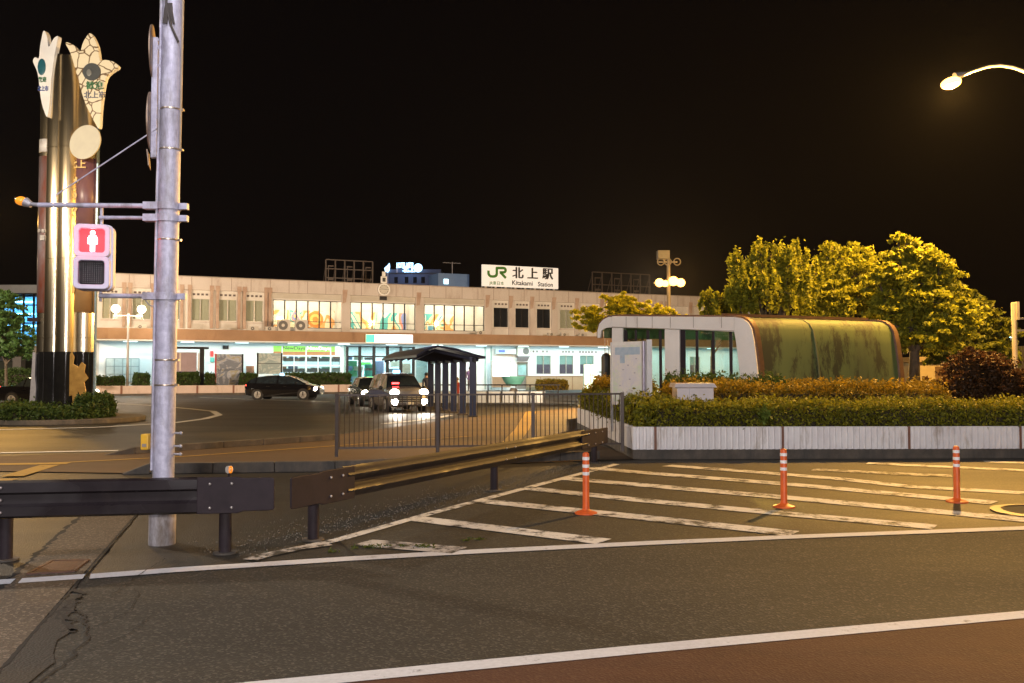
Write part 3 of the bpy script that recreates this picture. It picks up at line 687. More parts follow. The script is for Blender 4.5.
curved(83, .43, .05, -50, 80, 160, 232, post2, 'poster_panel')
curved(83, .43, .05, -50, 80, 232, 313, post3, 'poster_panel')
m = MB(); m.box(xM(96.2), xM(97.8), MY - .2, MY - .1, 0, zM(128)); m.build('edge_strip', mat('edge_blue', (.45, .62, .75), None, 5, .25, .8), mt_)
m = MB(); m.box(xM(31), xM(42), MY - .3, MY - .05, zM(322), zM(318)); m.build('bracket', darkmetal, mt_)
gold = mat('gold_letters', (.8, .58, .2), None, 8, .4)
for i, ch in enumerate('みちのく芸能まつり'):
    text(ch, .48, gold, mt_, (xM(75), MY - .42, zM(183 + i * 13.6)), thick=.012, bold=.012)
text('北上', .3, gold, mt_, (xM(80), MY - .42, zM(167.5)), thick=.012, bold=.008)
text('みちのく', .13, whitep, mt_, (xM(46), MY - .22, zM(232)), thick=.012, bold=.006)
text('芸能', .18, whitep, mt_, (xM(46), MY - .22, zM(239)), thick=.012, bold=.006)
# gilded relief at the foot: two dancing figures cut from plate
gildm = mat('gilded_plate', (.50, .30, .08), (.36, .2, .05), 5, .4, .5)
rel = [(77, 397), (79, 385), (76, 372), (79, 366), (77, 358), (81, 352), (84, 357), (83, 364), (88, 367), (91, 362), (95, 365), (94, 372), (98, 378), (94, 382), (96, 392), (92, 399), (88, 391), (86, 399), (83, 404), (82, 395)]
m = MB(); m.prism([(xM(x - 3), MY - .46, zM(y)) for x, y in rel], (0, .03, 0)); m.build('gilded_relief', gildm, mt_, bevel=.008)
# silver clasp on lower left
m = MB(); m.prism([(xM(x), MY - .22, zM(y)) for x, y in ((33.5, 405), (35, 375), (36, 352), (39, 353), (38.5, 375), (40, 388), (39, 405))], (0, .1, 0)); m.build('corner_trim', steel, mt_)
# petals
pcream = mat('petal_cream', (.62, .54, .40), (.56, .48, .35), 2, .5, 0)
def crackle():
    m, nt, b = nodes('petal_crackle'); N = nt.nodes; L = nt.links
    tc = N.new('ShaderNodeTexCoord'); v = N.new('ShaderNodeTexVoronoi'); v.feature = 'DISTANCE_TO_EDGE'; v.inputs['Scale'].default_value = 3.0
    n = N.new('ShaderNodeTexNoise'); n.inputs['Scale'].default_value = 3; mx = N.new('ShaderNodeMixRGB'); mx.inputs['Fac'].default_value = .12
    L.new(tc.outputs['Object'], n.inputs['Vector']); L.new(tc.outputs['Object'], mx.inputs['Color1']); L.new(n.outputs['Color'], mx.inputs['Color2']); L.new(mx.outputs[0], v.inputs['Vector'])
    cr = N.new('ShaderNodeValToRGB'); cr.color_ramp.elements[0].position = .03; cr.color_ramp.elements[1].position = .05
    cr.color_ramp.elements[0].color = (.14, .085, .04, 1); cr.color_ramp.elements[1].color = (.74, .68, .5, 1)
    L.new(v.outputs['Distance'], cr.inputs['Fac']); L.new(cr.outputs[0], b.inputs['Base Color']); b.inputs['Roughness'].default_value = .5
    return m
crk = crackle(); petw = mat('petal_white', (.78, .80, .80), (.7, .7, .7), 2, .45)
Lp = [(47, 119.5), (41, 102), (38, 72.7), (32.3, 61), (35, 56.6), (39, 59.5), (40, 46), (43.4, 29), (47, 35), (48.4, 49), (53.6, 38), (58.6, 35), (55.5, 49), (51.5, 75.6), (49.3, 107.8)]
Rp = [(99.6, 131), (100.5, 107.8), (104.8, 78.5), (110.7, 72), (119.5, 66.8), (113.6, 61.5), (104.8, 59.5), (99.6, 62), (97.5, 44.9), (90.2, 31), (82.9, 42), (80, 53.6), (74, 44.9), (63.9, 41), (71, 53.6), (77, 75.6), (84.4, 102), (93, 119.5)]
def smoothpoly(pts, it=2):
    for _ in range(it):
        q = []
        for i in range(len(pts)):
            a = pts[i]; b = pts[(i + 1) % len(pts)]; q += [(a[0] * .8 + b[0] * .2, a[1] * .8 + b[1] * .2), (a[0] * .2 + b[0] * .8, a[1] * .2 + b[1] * .8)]
        pts = q
    return pts
yL, yR = MY - .55, MY - .75
m = MB(); m.prism([P(x, y, yL) for x, y in smoothpoly(Lp)], (.05, .16, 0)); lpet = m.build('petal', petw, mt_)
m = MB(); m.prism([P(x, y, yR) for x, y in smoothpoly(Rp)], (.02, .02, 0)); m.build('petal_face', crk, mt_)
m = MB(); m.prism([P(x, y, yR) + Vector((0, .0215, 0)) for x, y in smoothpoly(Rp)], (.02, .14, 0)); m.build('petal', petw, mt_)
m = MB(); m.tube([P(92, 72, yR) + Vector((0, - .03, 0)), P(92, 72, yR) + Vector((0, - .005, 0))], .30, 32); m.build('emblem', mat('emblem_slate', (.07, .08, .085), None, 4, .4), mt_, smooth=False)
m = MB(); m.ell(P(89.5, 73, yR) + Vector((0, - .04, 0)), (.09, .01, .12), 20); m.build('emblem_drop', mat('emblem_grey', (.2, .21, .2), None, 4, .4), mt_, smooth=True)
egr = mat('sign_green', (.02, .16, .06), None, 4, .5); ebl = mat('sign_blue', (.02, .06, .3), None, 4, .5)
m = MB(); m.ell(P(41.8, 67, yL) + Vector((0, - .01, 0)), (.14, .02, .29), 24); m.build('emblem', mat('emblem_blue', (.01, .10, .14), None, 4, .4), mt_, smooth=True)
text('歓迎', .30, egr, mt_, P(95, 86, yR) + Vector((0, - .015, 0)), thick=.008, bold=.004)
text('北上市', .25, mat('sign_slate', (.12, .14, .2), None, 4, .5), mt_, P(95, 95.5, yR) + Vector((0, - .015, 0)), thick=.008, bold=.004)
text('歓迎', .19, egr, mt_, P(42.6, 80, yL) + Vector((0, - .015, 0)), thick=.008, bold=.004, sx=.7)
text('北上市', .19, ebl, mt_, P(43.2, 89, yL) + Vector((0, - .015, 0)), thick=.008, bold=.004, sx=.65)
# tilted oval disc
m = MB(); m.tube([(0, 0, 0), (0, .06, 0)], .62, 48); d = m.build('oval_disc', mat('disc_cream', (.58, .56, .44), (.52, .5, .4), 3, .5), mt_, local=True)
d.location = P(85, 142, MY - .82) - Vector((mc[0], mc[1], 0)); d.scale = (.80, 1, .97); d.rotation_euler = (0, R(28), 0)
for a_, b_ in (((56, 62), (60, 75)), ((70, 62), (88, 90))):
    m = MB(); m.bar((xM(a_[0]), MY, zM(a_[1])), (xM(a_[0]) + .5, MY - .5, zM(a_[1] - 2)), .06); m.build('petal_strut', darkmetal, mt_)
# ================================================================== PLANTER, HEDGES
hedge_l = leafmat('hedge_leaf', (0.085, 0.09, 0.009), (0.32, 0.30, 0.018)); hedge_y = leafmat('hedge_leaf_golden', (0.13, 0.09, 0.01), (0.36, 0.24, 0.015))
hedge_g = leafmat('hedge_leaf_green', (0.03, 0.06, 0.012), (0.07, 0.11, 0.02)); corem = mat('core_brown', (0.025, 0.018, 0.01), (0.04, 0.03, 0.015), 12, .9)
soil = mat('soil', (.04, .03, .02), (.025, .02, .014), 4, .95, 0, .4)
def inside(poly, x, y):
    c = False; j = len(poly) - 1
    for i in range(len(poly)):
        xi, yi = poly[i]; xj, yj = poly[j]
        if (yi > y) != (yj > y) and x < (xj - xi) * (y - yi) / (yj - yi) + xi: c = not c
        j = i
    return c
def hedge(name, label, poly, z0, z1, n, leaf, mt, cat='hedge', group=None, bump=.10, extra=None):
    """clipped hedge over a footprint polygon: solid dark core and leaves over sides and top"""
    cx = sum(p[0] for p in poly) / len(poly); cy = sum(p[1] for p in poly) / len(poly)
    t = thing(name, label, cat, (cx, cy, z0), group=group)
    m = MB(); q = [(cx + (x - cx) * .93, cy + (y - cy) * .90, z0) for x, y in poly]; m.prism(q, (0, 0, (z1 - z0) * .86)); m.build('dark_core', corem, t)  # solid dark filler, keeps the hedge from being see-through
    per = []; L_ = 0
    for i in range(len(poly)):
        a = Vector(poly[i]); b = Vector(poly[(i + 1) % len(poly)]); per.append((a, b, (b - a).length)); L_ += (b - a).length
    xs = [p[0] for p in poly]; ys = [p[1] for p in poly]; area_ = abs(sum(poly[i][0] * poly[(i + 1) % len(poly)][1] - poly[(i + 1) % len(poly)][0] * poly[i][1] for i in range(len(poly)))) / 2
    side = L_ * (z1 - z0); ntop = int(n * area_ / (area_ + side)); pts = []
    def lump(x, y): return .5 * math.sin(x * 2.3 + y * 1.1) + .3 * math.sin(x * 5.1 - y * 3.7) + .35 * math.sin(x * 11 + y * 9)
    while len(pts) < ntop:
        x = random.uniform(min(xs), max(xs)); y = random.uniform(min(ys), max(ys))
        if inside(poly, x, y):
            pts.append((x, y, z1 + lump(x, y) * bump * .6 + random.gauss(0, bump * .35) + (random.random() ** 6) * bump * 1.5))
    for _ in range(n - ntop):
        r = random.random() * L_
        for a, b, l in per:
            if r <= l: break
            r -= l
        p = a.lerp(b, r / l); nn = Vector((b.y - a.y, a.x - b.x)).normalized(); zz = z0 + (z1 - z0) * random.random() ** .8
        o = lump(p.x + zz * 2, p.y + zz) * bump * .5 + random.gauss(0, bump * .4); p = p + nn * o - (p - Vector((cx, cy))).normalized() * bump * .6 * ((zz - z0) / (z1 - z0)) ** 3
        pts.append((p.x, p.y, zz))
    leaves('foliage', pts, leaf, mt, t); return t
hw = .62
PW = [P2(633, 459.6), P2(1024, 458.5)]
W0 = Vector(P2(633, 459.6)); W1 = Vector(P2(1024, 458.5)) + Vector((5, .15)); WL = Vector((1.95, 27.0))
t = thing('planter_wall', 'low white ribbed planter wall on a dark concrete base', 'planter wall', (W0.x, W0.y, 0))
corr = mat('ribbed_white', (.82, .79, .77), (.74, .70, .69), 3, .55, 0, .05, grime=((.36, .28, .2), .34, 3.5)); rpost = mat('rust_post', (.22, .09, .05), (.16, .07, .04), 8, .6)
def wallrun(a, b, posts, nname):
    d = (b - a); L_ = d.length; d.normalize(); nn = Vector((d.y, -d.x))
    m = MB(); p = [(*(a), 0), (*(b), 0), (*(b - nn * .3), 0), (*(a - nn * .3), 0)]; m.prism(p, (0, 0, .19)); m.build('plinth', kerbm, t, bevel=.01)
    cuts = [0] + posts + [L_]
    for c0, c1 in zip(cuts, cuts[1:]):
        nr = max(2, int((c1 - c0) / .115)); st = (c1 - c0 - .03) / nr; vs = []
        for i in range(nr):
            s0 = c0 + .015 + i * st
            for f, o in ((0, .03), (.30, .03), (.42, -.012), (.80, -.012), (.92, .03)):
                vs.append((s0 + f * st, o))
        vs.append((c1 - .015, .03)); V = []
        for s_, o in vs:
            q = a + d * s_ - nn * (.04 - o + .0); V += [(*q, .192), (*q, hw)]
        mm = MB(); mm.add(V, [(2 * i, 2 * i + 2, 2 * i + 3, 2 * i + 1) for i in range(len(vs) - 1)])
        o_ = mm.build('ribbed_panel', corr, t); s = o_.modifiers.new('solid', 'SOLIDIFY'); s.thickness = .012; s.offset = 1
    for c in posts:
        q = a + d * c; m = MB(); m.bar((*(q - nn * .02), .192), (*(q - nn * .02), hw + .012), .05, .05); m.build('wall_post', rpost, t)
    m = MB(); m.bar((*(a - nn * .06), hw + .006), (*(b - nn * .06), hw + .006), .07, .012); m.build('coping', corr, t)
W0v, W1v = W0, W1
def onW(px):
    k = (px - 512) / F; d = (W1 - W0).normalized(); s = (k * W0.y - W0.x) / (d.x - k * d.y); return s
wallrun(W0, W1, [onW(655), onW(782), onW(908), onW(1019)], 'a')
wallrun(WL, W0, [3.2, 6.4], 'b')
# raised bed
bed = [(W0.x + .12, W0.y + .1), (W1.x, W1.y + .1), (W1.x + 1, 34), (2.4, 33), (WL.x + .1, WL.y)]
m = MB(); m.prism([(x, y, .02) for x, y in bed], (0, 0, .48)); m.build('planting_bed', soil, tags=(None, None, None, 'structure'))
hedge('hedge', 'long clipped hedge growing just behind the white ribbed wall', [(W0.x + .05, W0.y + .15), (W1.x, W1.y + .12), (W1.x, W1.y + 1.5), (W0.x + .6, W0.y + 1.5)], .5, 1.02, 60000, .042, hedge_l, bump=.09)
hedge('hedge', 'golden brown shrubs around the white cabinet below the windows', [(3.3, 19.6), (9.6, 19.8), (9.9, 21.6), (3.6, 21.6)], .5, 1.33, 26000, .05, hedge_y, bump=.12)
hedge('hedge', 'green hedge beside the map board towards the station forecourt', [(WL.x + .1, 26.6), (W0.x + .05, 18.2), (W0.x + 1.0, 18.6), (WL.x + 1.6, 26.8)], .5, 1.12, 16000, .05, hedge_l, bump=.1)
hedge('hedge', 'thin green hedge tops right under the glazed windows', [(3.6, 21.0), (6.3, 20.8), (6.4, 21.45), (3.7, 21.8)], .6, 1.52, 6000, .055, hedge_g, bump=.12)
hedge('shrub', 'low brown shrub mound at the far left end of the bed', [(2.15, 24.5), (3.0, 24.0), (4.2, 26), (2.8, 28)], .5, 1.35, 7000, .06, hedge_y, cat='shrub', bump=.14)
# bright sprig poking out of the hedge
g = P(764, 413, 17.75); pts = [(g.x + random.gauss(0, .05), g.y - .12 + random.gauss(0, .04), g.z - .02 + random.gauss(0, .09)) for _ in range(260)]
leaves('sprig', pts, .05, leafmat('sprig_leaf', (.10, .16, .02), (.16, .2, .03)), org=(g.x, g.y, .6), tags=('bright fresh green sprig poking out of the long clipped hedge', 'sprig'))
# ================================================================== MAP BOARD
Yb = 18.9; x0, x1 = PX(611.5, Yb + .75), PX(644, Yb)
zt, zb = P(630, 341, Yb).z, P(630, 406, Yb).z
t = thing('map_board', 'white town map board on white posts standing in the hedge', 'map board', (x0, Yb + .5, .5))
def skx(u): return (x0 + (x1 - x0) * u, Yb + .75 * (1 - u))   # the board recedes to its left
m = MB(); a = Vector((*skx(0), 0)); b = Vector((*skx(1), 0)); d = (b - a).normalized(); nn = Vector((d.y, -d.x, 0))
m.hexa([a + Vector((0, 0, zb)), b + Vector((0, 0, zb)), b - nn * .09 + Vector((0, 0, zb)), a - nn * .09 + Vector((0, 0, zb)), a + Vector((0, 0, zt)), b + Vector((0, 0, zt)), b - nn * .09 + Vector((0, 0, zt)), a - nn * .09 + Vector((0, 0, zt))]); m.build('board', whitep, t, bevel=.012)
def mapmat():
    m, nt, b_ = nodes('town_map'); N = nt.nodes; L = nt.links; tc = N.new('ShaderNodeTexCoord')
    n = N.new('ShaderNodeTexNoise'); n.inputs['Scale'].default_value = 2.2; n.inputs['Detail'].default_value = 4; L.new(tc.outputs['Object'], n.inputs['Vector'])
    cr = N.new('ShaderNodeValToRGB'); e = cr.color_ramp.elements; e[0].position = .38; e[0].color = (.55, .62, .50, 1); e[1].position = .62; e[1].color = (.60, .58, .62, 1)
    x = e.new(.5); x.color = (.66, .63, .60, 1); L.new(n.outputs['Fac'], cr.inputs['Fac'])
    v = N.new('ShaderNodeTexVoronoi'); v.feature = 'DISTANCE_TO_EDGE'; v.inputs['Scale'].default_value = 9; L.new(tc.outputs['Object'], v.inputs['Vector'])
    r = N.new('ShaderNodeValToRGB'); r.color_ramp.elements[0].position = .02; r.color_ramp.elements[1].position = .05; L.new(v.outputs['Distance'], r.inputs['Fac'])
    mx = N.new('ShaderNodeMixRGB'); mx.inputs['Color1'].default_value = (.58, .56, .62, 1); L.new(r.outputs['Color'], mx.inputs['Fac']); L.new(cr.outputs[0], mx.inputs['Color2'])
    L.new(mx.outputs[0], b_.inputs['Base Color']); b_.inputs['Roughness'].default_value = .35; return m
def onb(u, z, o=.004): p = a + (b - a) * u + nn * o; return (p.x, p.y, z)
def patch(mb, u0, u1, z0, z1, o, th=.003, mi=0): mb.prism([onb(u0, z0, o), onb(u1, z0, o), onb(u1, z1, o), onb(u0, z1, o)], nn * th, mi)
m = MB(); patch(m, .05, .93, zb + .07, zt - .07, .003); m.build('map_sheet', mapmat(), t)
m = MB(); patch(m, .12, .88, zt - .28, zt - .12, .0075); patch(m, .28, .42, zt - .46, zt - .28, .0075); m.build('map_header', mat('map_blue', (.30, .40, .52), (.38, .46, .55), 9, .4), t)
for u, f in ((.25, .3), (.55, .4), (.5, .62), (.7, .5), (.35, .55), (.62, .22), (.3, .75), (.75, .72)): m = MB(); patch(m, u, u + .05, zb + (zt - zb) * f, zb + (zt - zb) * f + .025, .0075); m.build('map_mark', mat('map_mark', (.42, .40, .47), None, 5, .5), t)
m = MB(); m.tube([(*skx(.99), .45), (*skx(.99), zt + .0)], .035, 14); m.build('metal_post', mat('post_lilac', (.42, .38, .46), None, 5, .35, .5), t, smooth=True)
px_, py_ = skx(1); m = MB(); m.box(px_ + .055, px_ + .165, py_ - .04, py_ + .08, .4, zt + .03); m.build('post', whitep, t, bevel=.008)
m = MB(); m.box(skx(.03)[0] - .03, skx(.03)[0] + .03, skx(.03)[1] + .1, skx(.03)[1] + .16, .4, zt); m.build('post', whitep, t, bevel=.008)
# ================================================================== WHITE CABINET
Yc = 18.85; xa, xb = PX(677, Yc), PX(713.5, Yc); zc0, zc1 = .5, P(690, 387.5, Yc).z
t = thing('utility_cabinet', 'small white utility cabinet with overhanging lid set in the hedge', 'cabinet', ((xa + xb) / 2, Yc + .25, zc0))
cab = mat('cabinet_white', (.66, .60, .60), (.6, .54, .54), 4, .5, 0, .04)
m = MB(); m.box(xa, xb, Yc, Yc + .6, zc0, zc1); m.build('body', cab, t, bevel=.012)
m = MB(); m.prism([(xa - .07, Yc - .06, zc1 + .002), (xb + .06, Yc - .06, zc1 + .002), (xb + .01, Yc - .0, zc1 + .09), (xa - .02, Yc - .0, zc1 + .09)], (0, .7, 0)); m.build('lid', cab, t, bevel=.01)
m = MB(); m.box(xa + .25, xa + .256, Yc - .004, Yc + .01, zc0 + .02, zc1 - .02); m.box(xb - .18, xb - .14, Yc - .012, Yc, zc1 - .25, zc1 - .22); m.build('door_seam', steel, t)
# ================================================================== PASSAGE ENTRANCE SHELTER
YLe, YRi = 23.6, 22.0
FL = Vector((PX(600, YLe), YLe)); FR = Vector((PX(756, YRi), YRi)); fu = (FR - FL).normalized(); LEN = (FR - FL).length
def E(px, py, off=0.0):     # pixel -> (u, z) on the front plane
    r = ray(px, py); o = Vector((0, 0, CAMZ)); n2 = Vector((fu.y, -fu.x, 0)); p0 = Vector((FL.x, FL.y, 0)) + n2 * off
    t_ = n2.dot(p0 - o) / n2.dot(r); p = o + r * t_; return ((p - p0).dot(Vector((fu.x, fu.y, 0))), p.z)
vdir = Vector((4.35, 1.95)); vdir = vdir / 1.0     # direction of the tunnel (to its far end)
def W3(u, z, k=0.0):   # k = 0 front .. 1 far end
    p = FL + fu * u + vdir * k; return (p.x, p.y, z)
t = thing('passage_entrance', 'curved shelter over a passage stairway with white glazed end and mossy green side', 'shelter', (FL.x, FL.y, .4))
prof = [E(*p) for p in ((598.5, 338), (598.5, 331), (600.5, 324), (604.5, 319.5), (610, 317), (620, 316.2), (660, 316.6), (700, 316.9), (735, 317.2), (743, 318.5), (749, 322.5), (752.5, 329), (755, 342), (757.5, 362), (761, 398))]
def inner(pts, th):
    out = []
    for i, p in enumerate(pts):
        a = Vector(pts[max(0, i - 1)]); b = Vector(pts[min(len(pts) - 1, i + 1)]); d = (b - a).normalized(); out.append((p[0] + d.y * th, p[1] - d.x * th))
    return out
prin = inner(prof, .12)
def shell(mb, pa, pb, k0, k1, nk=8, mi=0):
    n = len(pa)
    for (ln, flip) in ((pa, 0), (pb, 1)):
        V = [W3(u, z, k0 + (k1 - k0) * j / nk) for j in range(nk + 1) for u, z in ln]
        mb.add(V, [(j * n + i, j * n + i + 1, (j + 1) * n + i + 1, (j + 1) * n + i) for j in range(nk) for i in range(n - 1)], mi)
    for k in (k0, k1):
        V = [W3(u, z, k) for u, z in pa] + [W3(u, z, k) for u, z in pb]; mb.add(V, [(i, i + 1, n + i + 1, n + i) for i in range(n - 1)], mi)
def greenpanel():
    m, nt, b_ = nodes('mossy_panel'); N = nt.nodes; L = nt.links; tc = N.new('ShaderNodeTexCoord')
    def ns(s, st, d=8, r=.65):
        mp = N.new('ShaderNodeMapping'); mp.inputs['Scale'].default_value = st; L.new(tc.outputs['Object'], mp.inputs['Vector'])
        n = N.new('ShaderNodeTexNoise'); n.inputs['Scale'].default_value = s; n.inputs['Detail'].default_value = d; n.inputs['Roughness'].default_value = r; L.new(mp.outputs[0], n.inputs['Vector']); return n
    n1 = ns(.8, (1, 1, .3)); c1 = N.new('ShaderNodeValToRGB'); c1.color_ramp.elements[0].position = .38; c1.color_ramp.elements[1].position = .62
    c1.color_ramp.elements[0].color = (.115, .16, .05, 1); c1.color_ramp.elements[1].color = (.08, .115, .04, 1); L.new(n1.outputs['Fac'], c1.inputs['Fac'])
    n2 = ns(1.6, (1, 1, .35), 12, .75); c2 = N.new('ShaderNodeValToRGB'); c2.color_ramp.elements[0].position = .50; c2.color_ramp.elements[1].position = .57; c2.color_ramp.elements[1].color = (.85, .85, .85, 1); L.new(n2.outputs['Fac'], c2.inputs['Fac'])
    mx = N.new('ShaderNodeMixRGB'); mx.inputs['Color2'].default_value = (.02, .022, .012, 1); L.new(c2.outputs[0], mx.inputs['Fac']); L.new(c1.outputs[0], mx.inputs['Color1'])
    n3 = ns(.42, (1, 1, .12), 6, .6); c3 = N.new('ShaderNodeValToRGB'); c3.color_ramp.elements[0].position = .5; c3.color_ramp.elements[1].position = .6; c3.color_ramp.elements[1].color = (.7, .7, .7, 1); L.new(n3.outputs['Fac'], c3.inputs['Fac'])
    m3 = N.new('ShaderNodeMixRGB'); m3.inputs['Color2'].default_value = (.075, .085, .04, 1); L.new(c3.outputs[0], m3.inputs['Fac']); L.new(mx.outputs[0], m3.inputs['Color1'])
    L.new(m3.outputs[0], b_.inputs['Base Color']); b_.inputs['Roughness'].default_value = .68; return m
gp = greenpanel()
m = MB(); shell(m, prof, prin, .035, .985); o = m.build('roof_shell', gp, t, smooth=True)
trim = mat('rust_trim', (.17, .08, .035), (.11, .055, .03), 6, .55, .2)
pout = [(u + .0, z) for u, z in prof]
def grow(pts, th): return inner(pts, -th)
for k0, k1 in ((-.001, .028), (.968, 1.0)):
    m = MB(); shell(m, grow(prof, .05), inner(prof, .0), k0 + .001, k1, 1); m.build('edge_trim', trim, t, smooth=True)
for k in (.40,):
    m = MB(); shell(m, grow(prof, .02), inner(prof, .0), k - .004, k + .004, 1); m.build('panel_joint', mat('joint_moss', (.16, .17, .06), None, 3, .6), t, smooth=True)
# gutter along the top back edge
m = MB(); u_, z_ = E(735, 316.5); a_, b_ = W3(u_ - .3, z_ + .05, 0), W3(u_ - .3, z_ + .05, 1); m.bar(a_, b_, .1, .07); m.build('ridge_gutter', trim, t)
# white end frame with openings (front plane, 0.10 thick)
N2 = Vector((fu.y, -fu.x, 0)) * .10
wf = mat('entrance_white', (.78, .74, .70), (.68, .64, .6), 1.2, .5, 0, .04, grime=((.30, .24, .18), .30, 2.2))
def fprism(mb, pts, n_=N2, off=0.0):
    q = [Vector(W3(*E(*p))) + Vector((fu.y, -fu.x, 0)) * off for p in pts]; mb.prism(q, n_)
m = MB()
fprism(m, [(598.5, 338), (598.5, 331), (600.5, 324), (604.5, 319.5), (610, 317), (613, 317), (613, 327.5), (607, 328), (602.5, 331), (601.5, 338)])
fprism(m, [(613, 316.3), (735, 317.2), (735, 332), (680, 329.6), (613, 327.7)])
fprism(m, [(735, 317.2), (743, 318.5), (749, 322.5), (752.5, 329), (755, 342), (757.5, 362), (761, 398), (743, 398), (740, 370), (737, 345), (735, 332)])
fprism(m, [(613, 327.9), (624, 328.2), (624, 398), (613, 398)])
fprism(m, [(665.6, 329.3), (680.5, 329.8), (681, 398), (665.6, 398)])
m.build('end_frame', wf, t, bevel=.01)
m = MB()
for px in (627, 638, 653, 671, 694, 722): fprism(m, [(px, 316.9), (px + .45, 316.9), (px + .45, 328), (px, 328)], Vector((fu.y, -fu.x, 0)) * .004, .1005)
fprism(m, [(613, 326.9), (735, 330.9), (735, 331.4), (613, 327.4)], Vector((fu.y, -fu.x, 0)) * .004, .1005)
m.build('joint_line', mat('joint_grey', (.25, .2, .16), None, 4, .7), t)
for pxs, wd in (((625, 4), (635.5, 2), (647.5, 2.5), (660, 2.6)), 0), (((682.5, 5), (696.6, 2.6), (713, 2.8), (730.5, 3)), 0):
    for px, w_ in pxs:
        m = MB(); fprism(m, [(px - w_ / 2, 330), (px + w_ / 2, 330), (px + w_ / 2 + .6, 392), (px - w_ / 2 + .6, 392)], Vector((fu.y, -fu.x, 0)) * .05, -.06); m.build('mullion', darkmetal, t)
for a_, b_ in ((624, 665.6), (680.5, 742)):
    m = MB(); fprism(m, [(a_, 328.3), (b_ - (6 if b_ > 700 else 0), 328.3 if b_ < 700 else 331), (b_, 392), (a_, 392)], Vector((fu.y, -fu.x, 0)) * .01, -.05); m.build('glazing', glassmat('entrance_glass', (.82, .95, .9), .08), t)
# sill wall below the glazing, far-end frame
m = MB(); fprism(m, [(600, 391), (762, 391), (763, 402), (600, 402)], N2, -.02); m.build('sill_wall', wf, t)
m = MB(); q = [W3(*E(*p), 1.0) for p in ((613, 317), (735, 317.2), (749, 322.5), (755, 342), (761, 398), (745, 398), (737, 345), (728, 330), (613, 328))]; m.prism(q, Vector((fu.y, -fu.x, 0)) * -.08); m.build('end_frame', wf, t)
# inner pale wall on the street-side and ceiling light
m = MB(); q = [W3(.25, .4, .2), W3(.25, .4, .98), W3(.25, 2.6, .98), W3(.25, 2.6, .2)]
p = W3(LEN * .5, 2.95, .45); m = MB(); m.box(p[0] - .6, p[0] + .6, p[1] - .06, p[1] + .06, p[2] - .12, p[2] - .07); m.build('ceiling_light', emat('tube_lit', (.75, 1, .92), 6), t)
point((p[0], p[1], p[2] - .3), (.7, 1.0, .85), 18, .2, 'passage_light')
# ================================================================== TREES
bark = mat('bark', (.10, .075, .05), (.05, .04, .028), 6, .9, 0, .5, 30)
def tree(label, base, trunk_r, trunk_top, blobs, n, leaf, mt, name='tree', cat='tree', group=None, upright=False, lean=(0, 0)):
    bx_, by_, bz_ = base; t = thing(name, label, cat, base, group=group)
    tt = Vector((bx_ + lean[0], by_ + lean[1], trunk_top)); pts = [Vector(base), Vector(base).lerp(tt, .5) + Vector((random.uniform(-.08, .08), 0, 0)), tt]
    m = MB(); m.tube(pts, [trunk_r * 1.25, trunk_r, trunk_r * .75], 12); m.build('trunk', bark, t, smooth=True)
    P_ = []; lm = MB(); tot = sum((r[0] * r[1] * r[2]) ** .67 for _, r in blobs)
    for c_, r_ in blobs:
        c_ = Vector(c_); k = int(n * ((r_[0] * r_[1] * r_[2]) ** .67) / tot)
        mid = tt.lerp(c_, .5) + Vector((random.gauss(0, .15), random.gauss(0, .15), .1)); lm.tube([tt, mid, c_], [trunk_r * .55, trunk_r * .35, trunk_r * .15], 7)
        nc = max(10, k // 45)
        for _ in range(nc):
            d = Vector((random.gauss(0, 1), random.gauss(0, 1), random.gauss(0, 1))).normalized(); rr = random.uniform(.45, 1.32)
            cc = c_ + Vector((d.x * r_[0] * rr, d.y * r_[1] * rr, d.z * r_[2] * rr))
            if random.random() < .35: lm.tube([c_, c_.lerp(cc, .55) + Vector((0, 0, .08)), cc], [trunk_r * .16, trunk_r * .1, trunk_r * .04], 5)
            sp = min(r_) * random.uniform(.08, .19)
            if upright: sg = (sp * .5, sp * .5, sp * 2.0)
            else: sg = (sp * 1.3, sp * 1.3, sp * .5)
            kk = int(k / nc); q = rng.normal(size=(kk, 3)) * np.array(sg) + np.array(cc)
            P_.append(q)
    lm.build('limbs', bark, t, smooth=True); leaves('crown', np.vstack(P_), leaf, mt, t); return t
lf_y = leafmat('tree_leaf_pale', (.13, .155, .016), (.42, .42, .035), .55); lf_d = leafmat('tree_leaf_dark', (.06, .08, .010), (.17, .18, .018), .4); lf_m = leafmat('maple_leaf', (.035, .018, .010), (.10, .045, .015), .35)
def bl(items, Y, rr=1.0):  # (px,py,rx_px,rz_px[,dY])
    o = []
    for it in items:
        px, py, rx, rz = it[:4]; dy = it[4] if len(it) > 4 else 0; c_ = P(px, py, Y + dy); s_ = (Y + dy) / F
        o.append((c_, (rx * s_, max(rx, rz) * s_ * .8, rz * s_)))
    return o
g5 = .5
tree('small yellow lit tree behind the glazed shelter roof', (PX(640, 30), 30, g5), .09, 2.6, bl([(600, 316, 22, 9), (620, 306, 20, 10), (645, 312, 20, 8), (628, 299, 8, 6), (665, 316, 16, 6), (592, 326, 14, 8)], 30), 9000, .10, leafmat('tree_leaf_lit', (.3, .3, .02), (.6, .55, .03), .6), group='trees behind the passage shelter')  # lamp light put into this brighter copy of the leaf colour
tree('slim upright yellow lit tree closest to the floodlight mast', (PX(712, 29), 29, g5), .07, 2.2, bl([(712, 303, 10, 11), (702, 296, 4, 6), (722, 312, 14, 9), (735, 300, 10, 14), (708, 314, 9, 6)], 29), 5000, .10, lf_y, upright=True, group='trees behind the passage shelter')
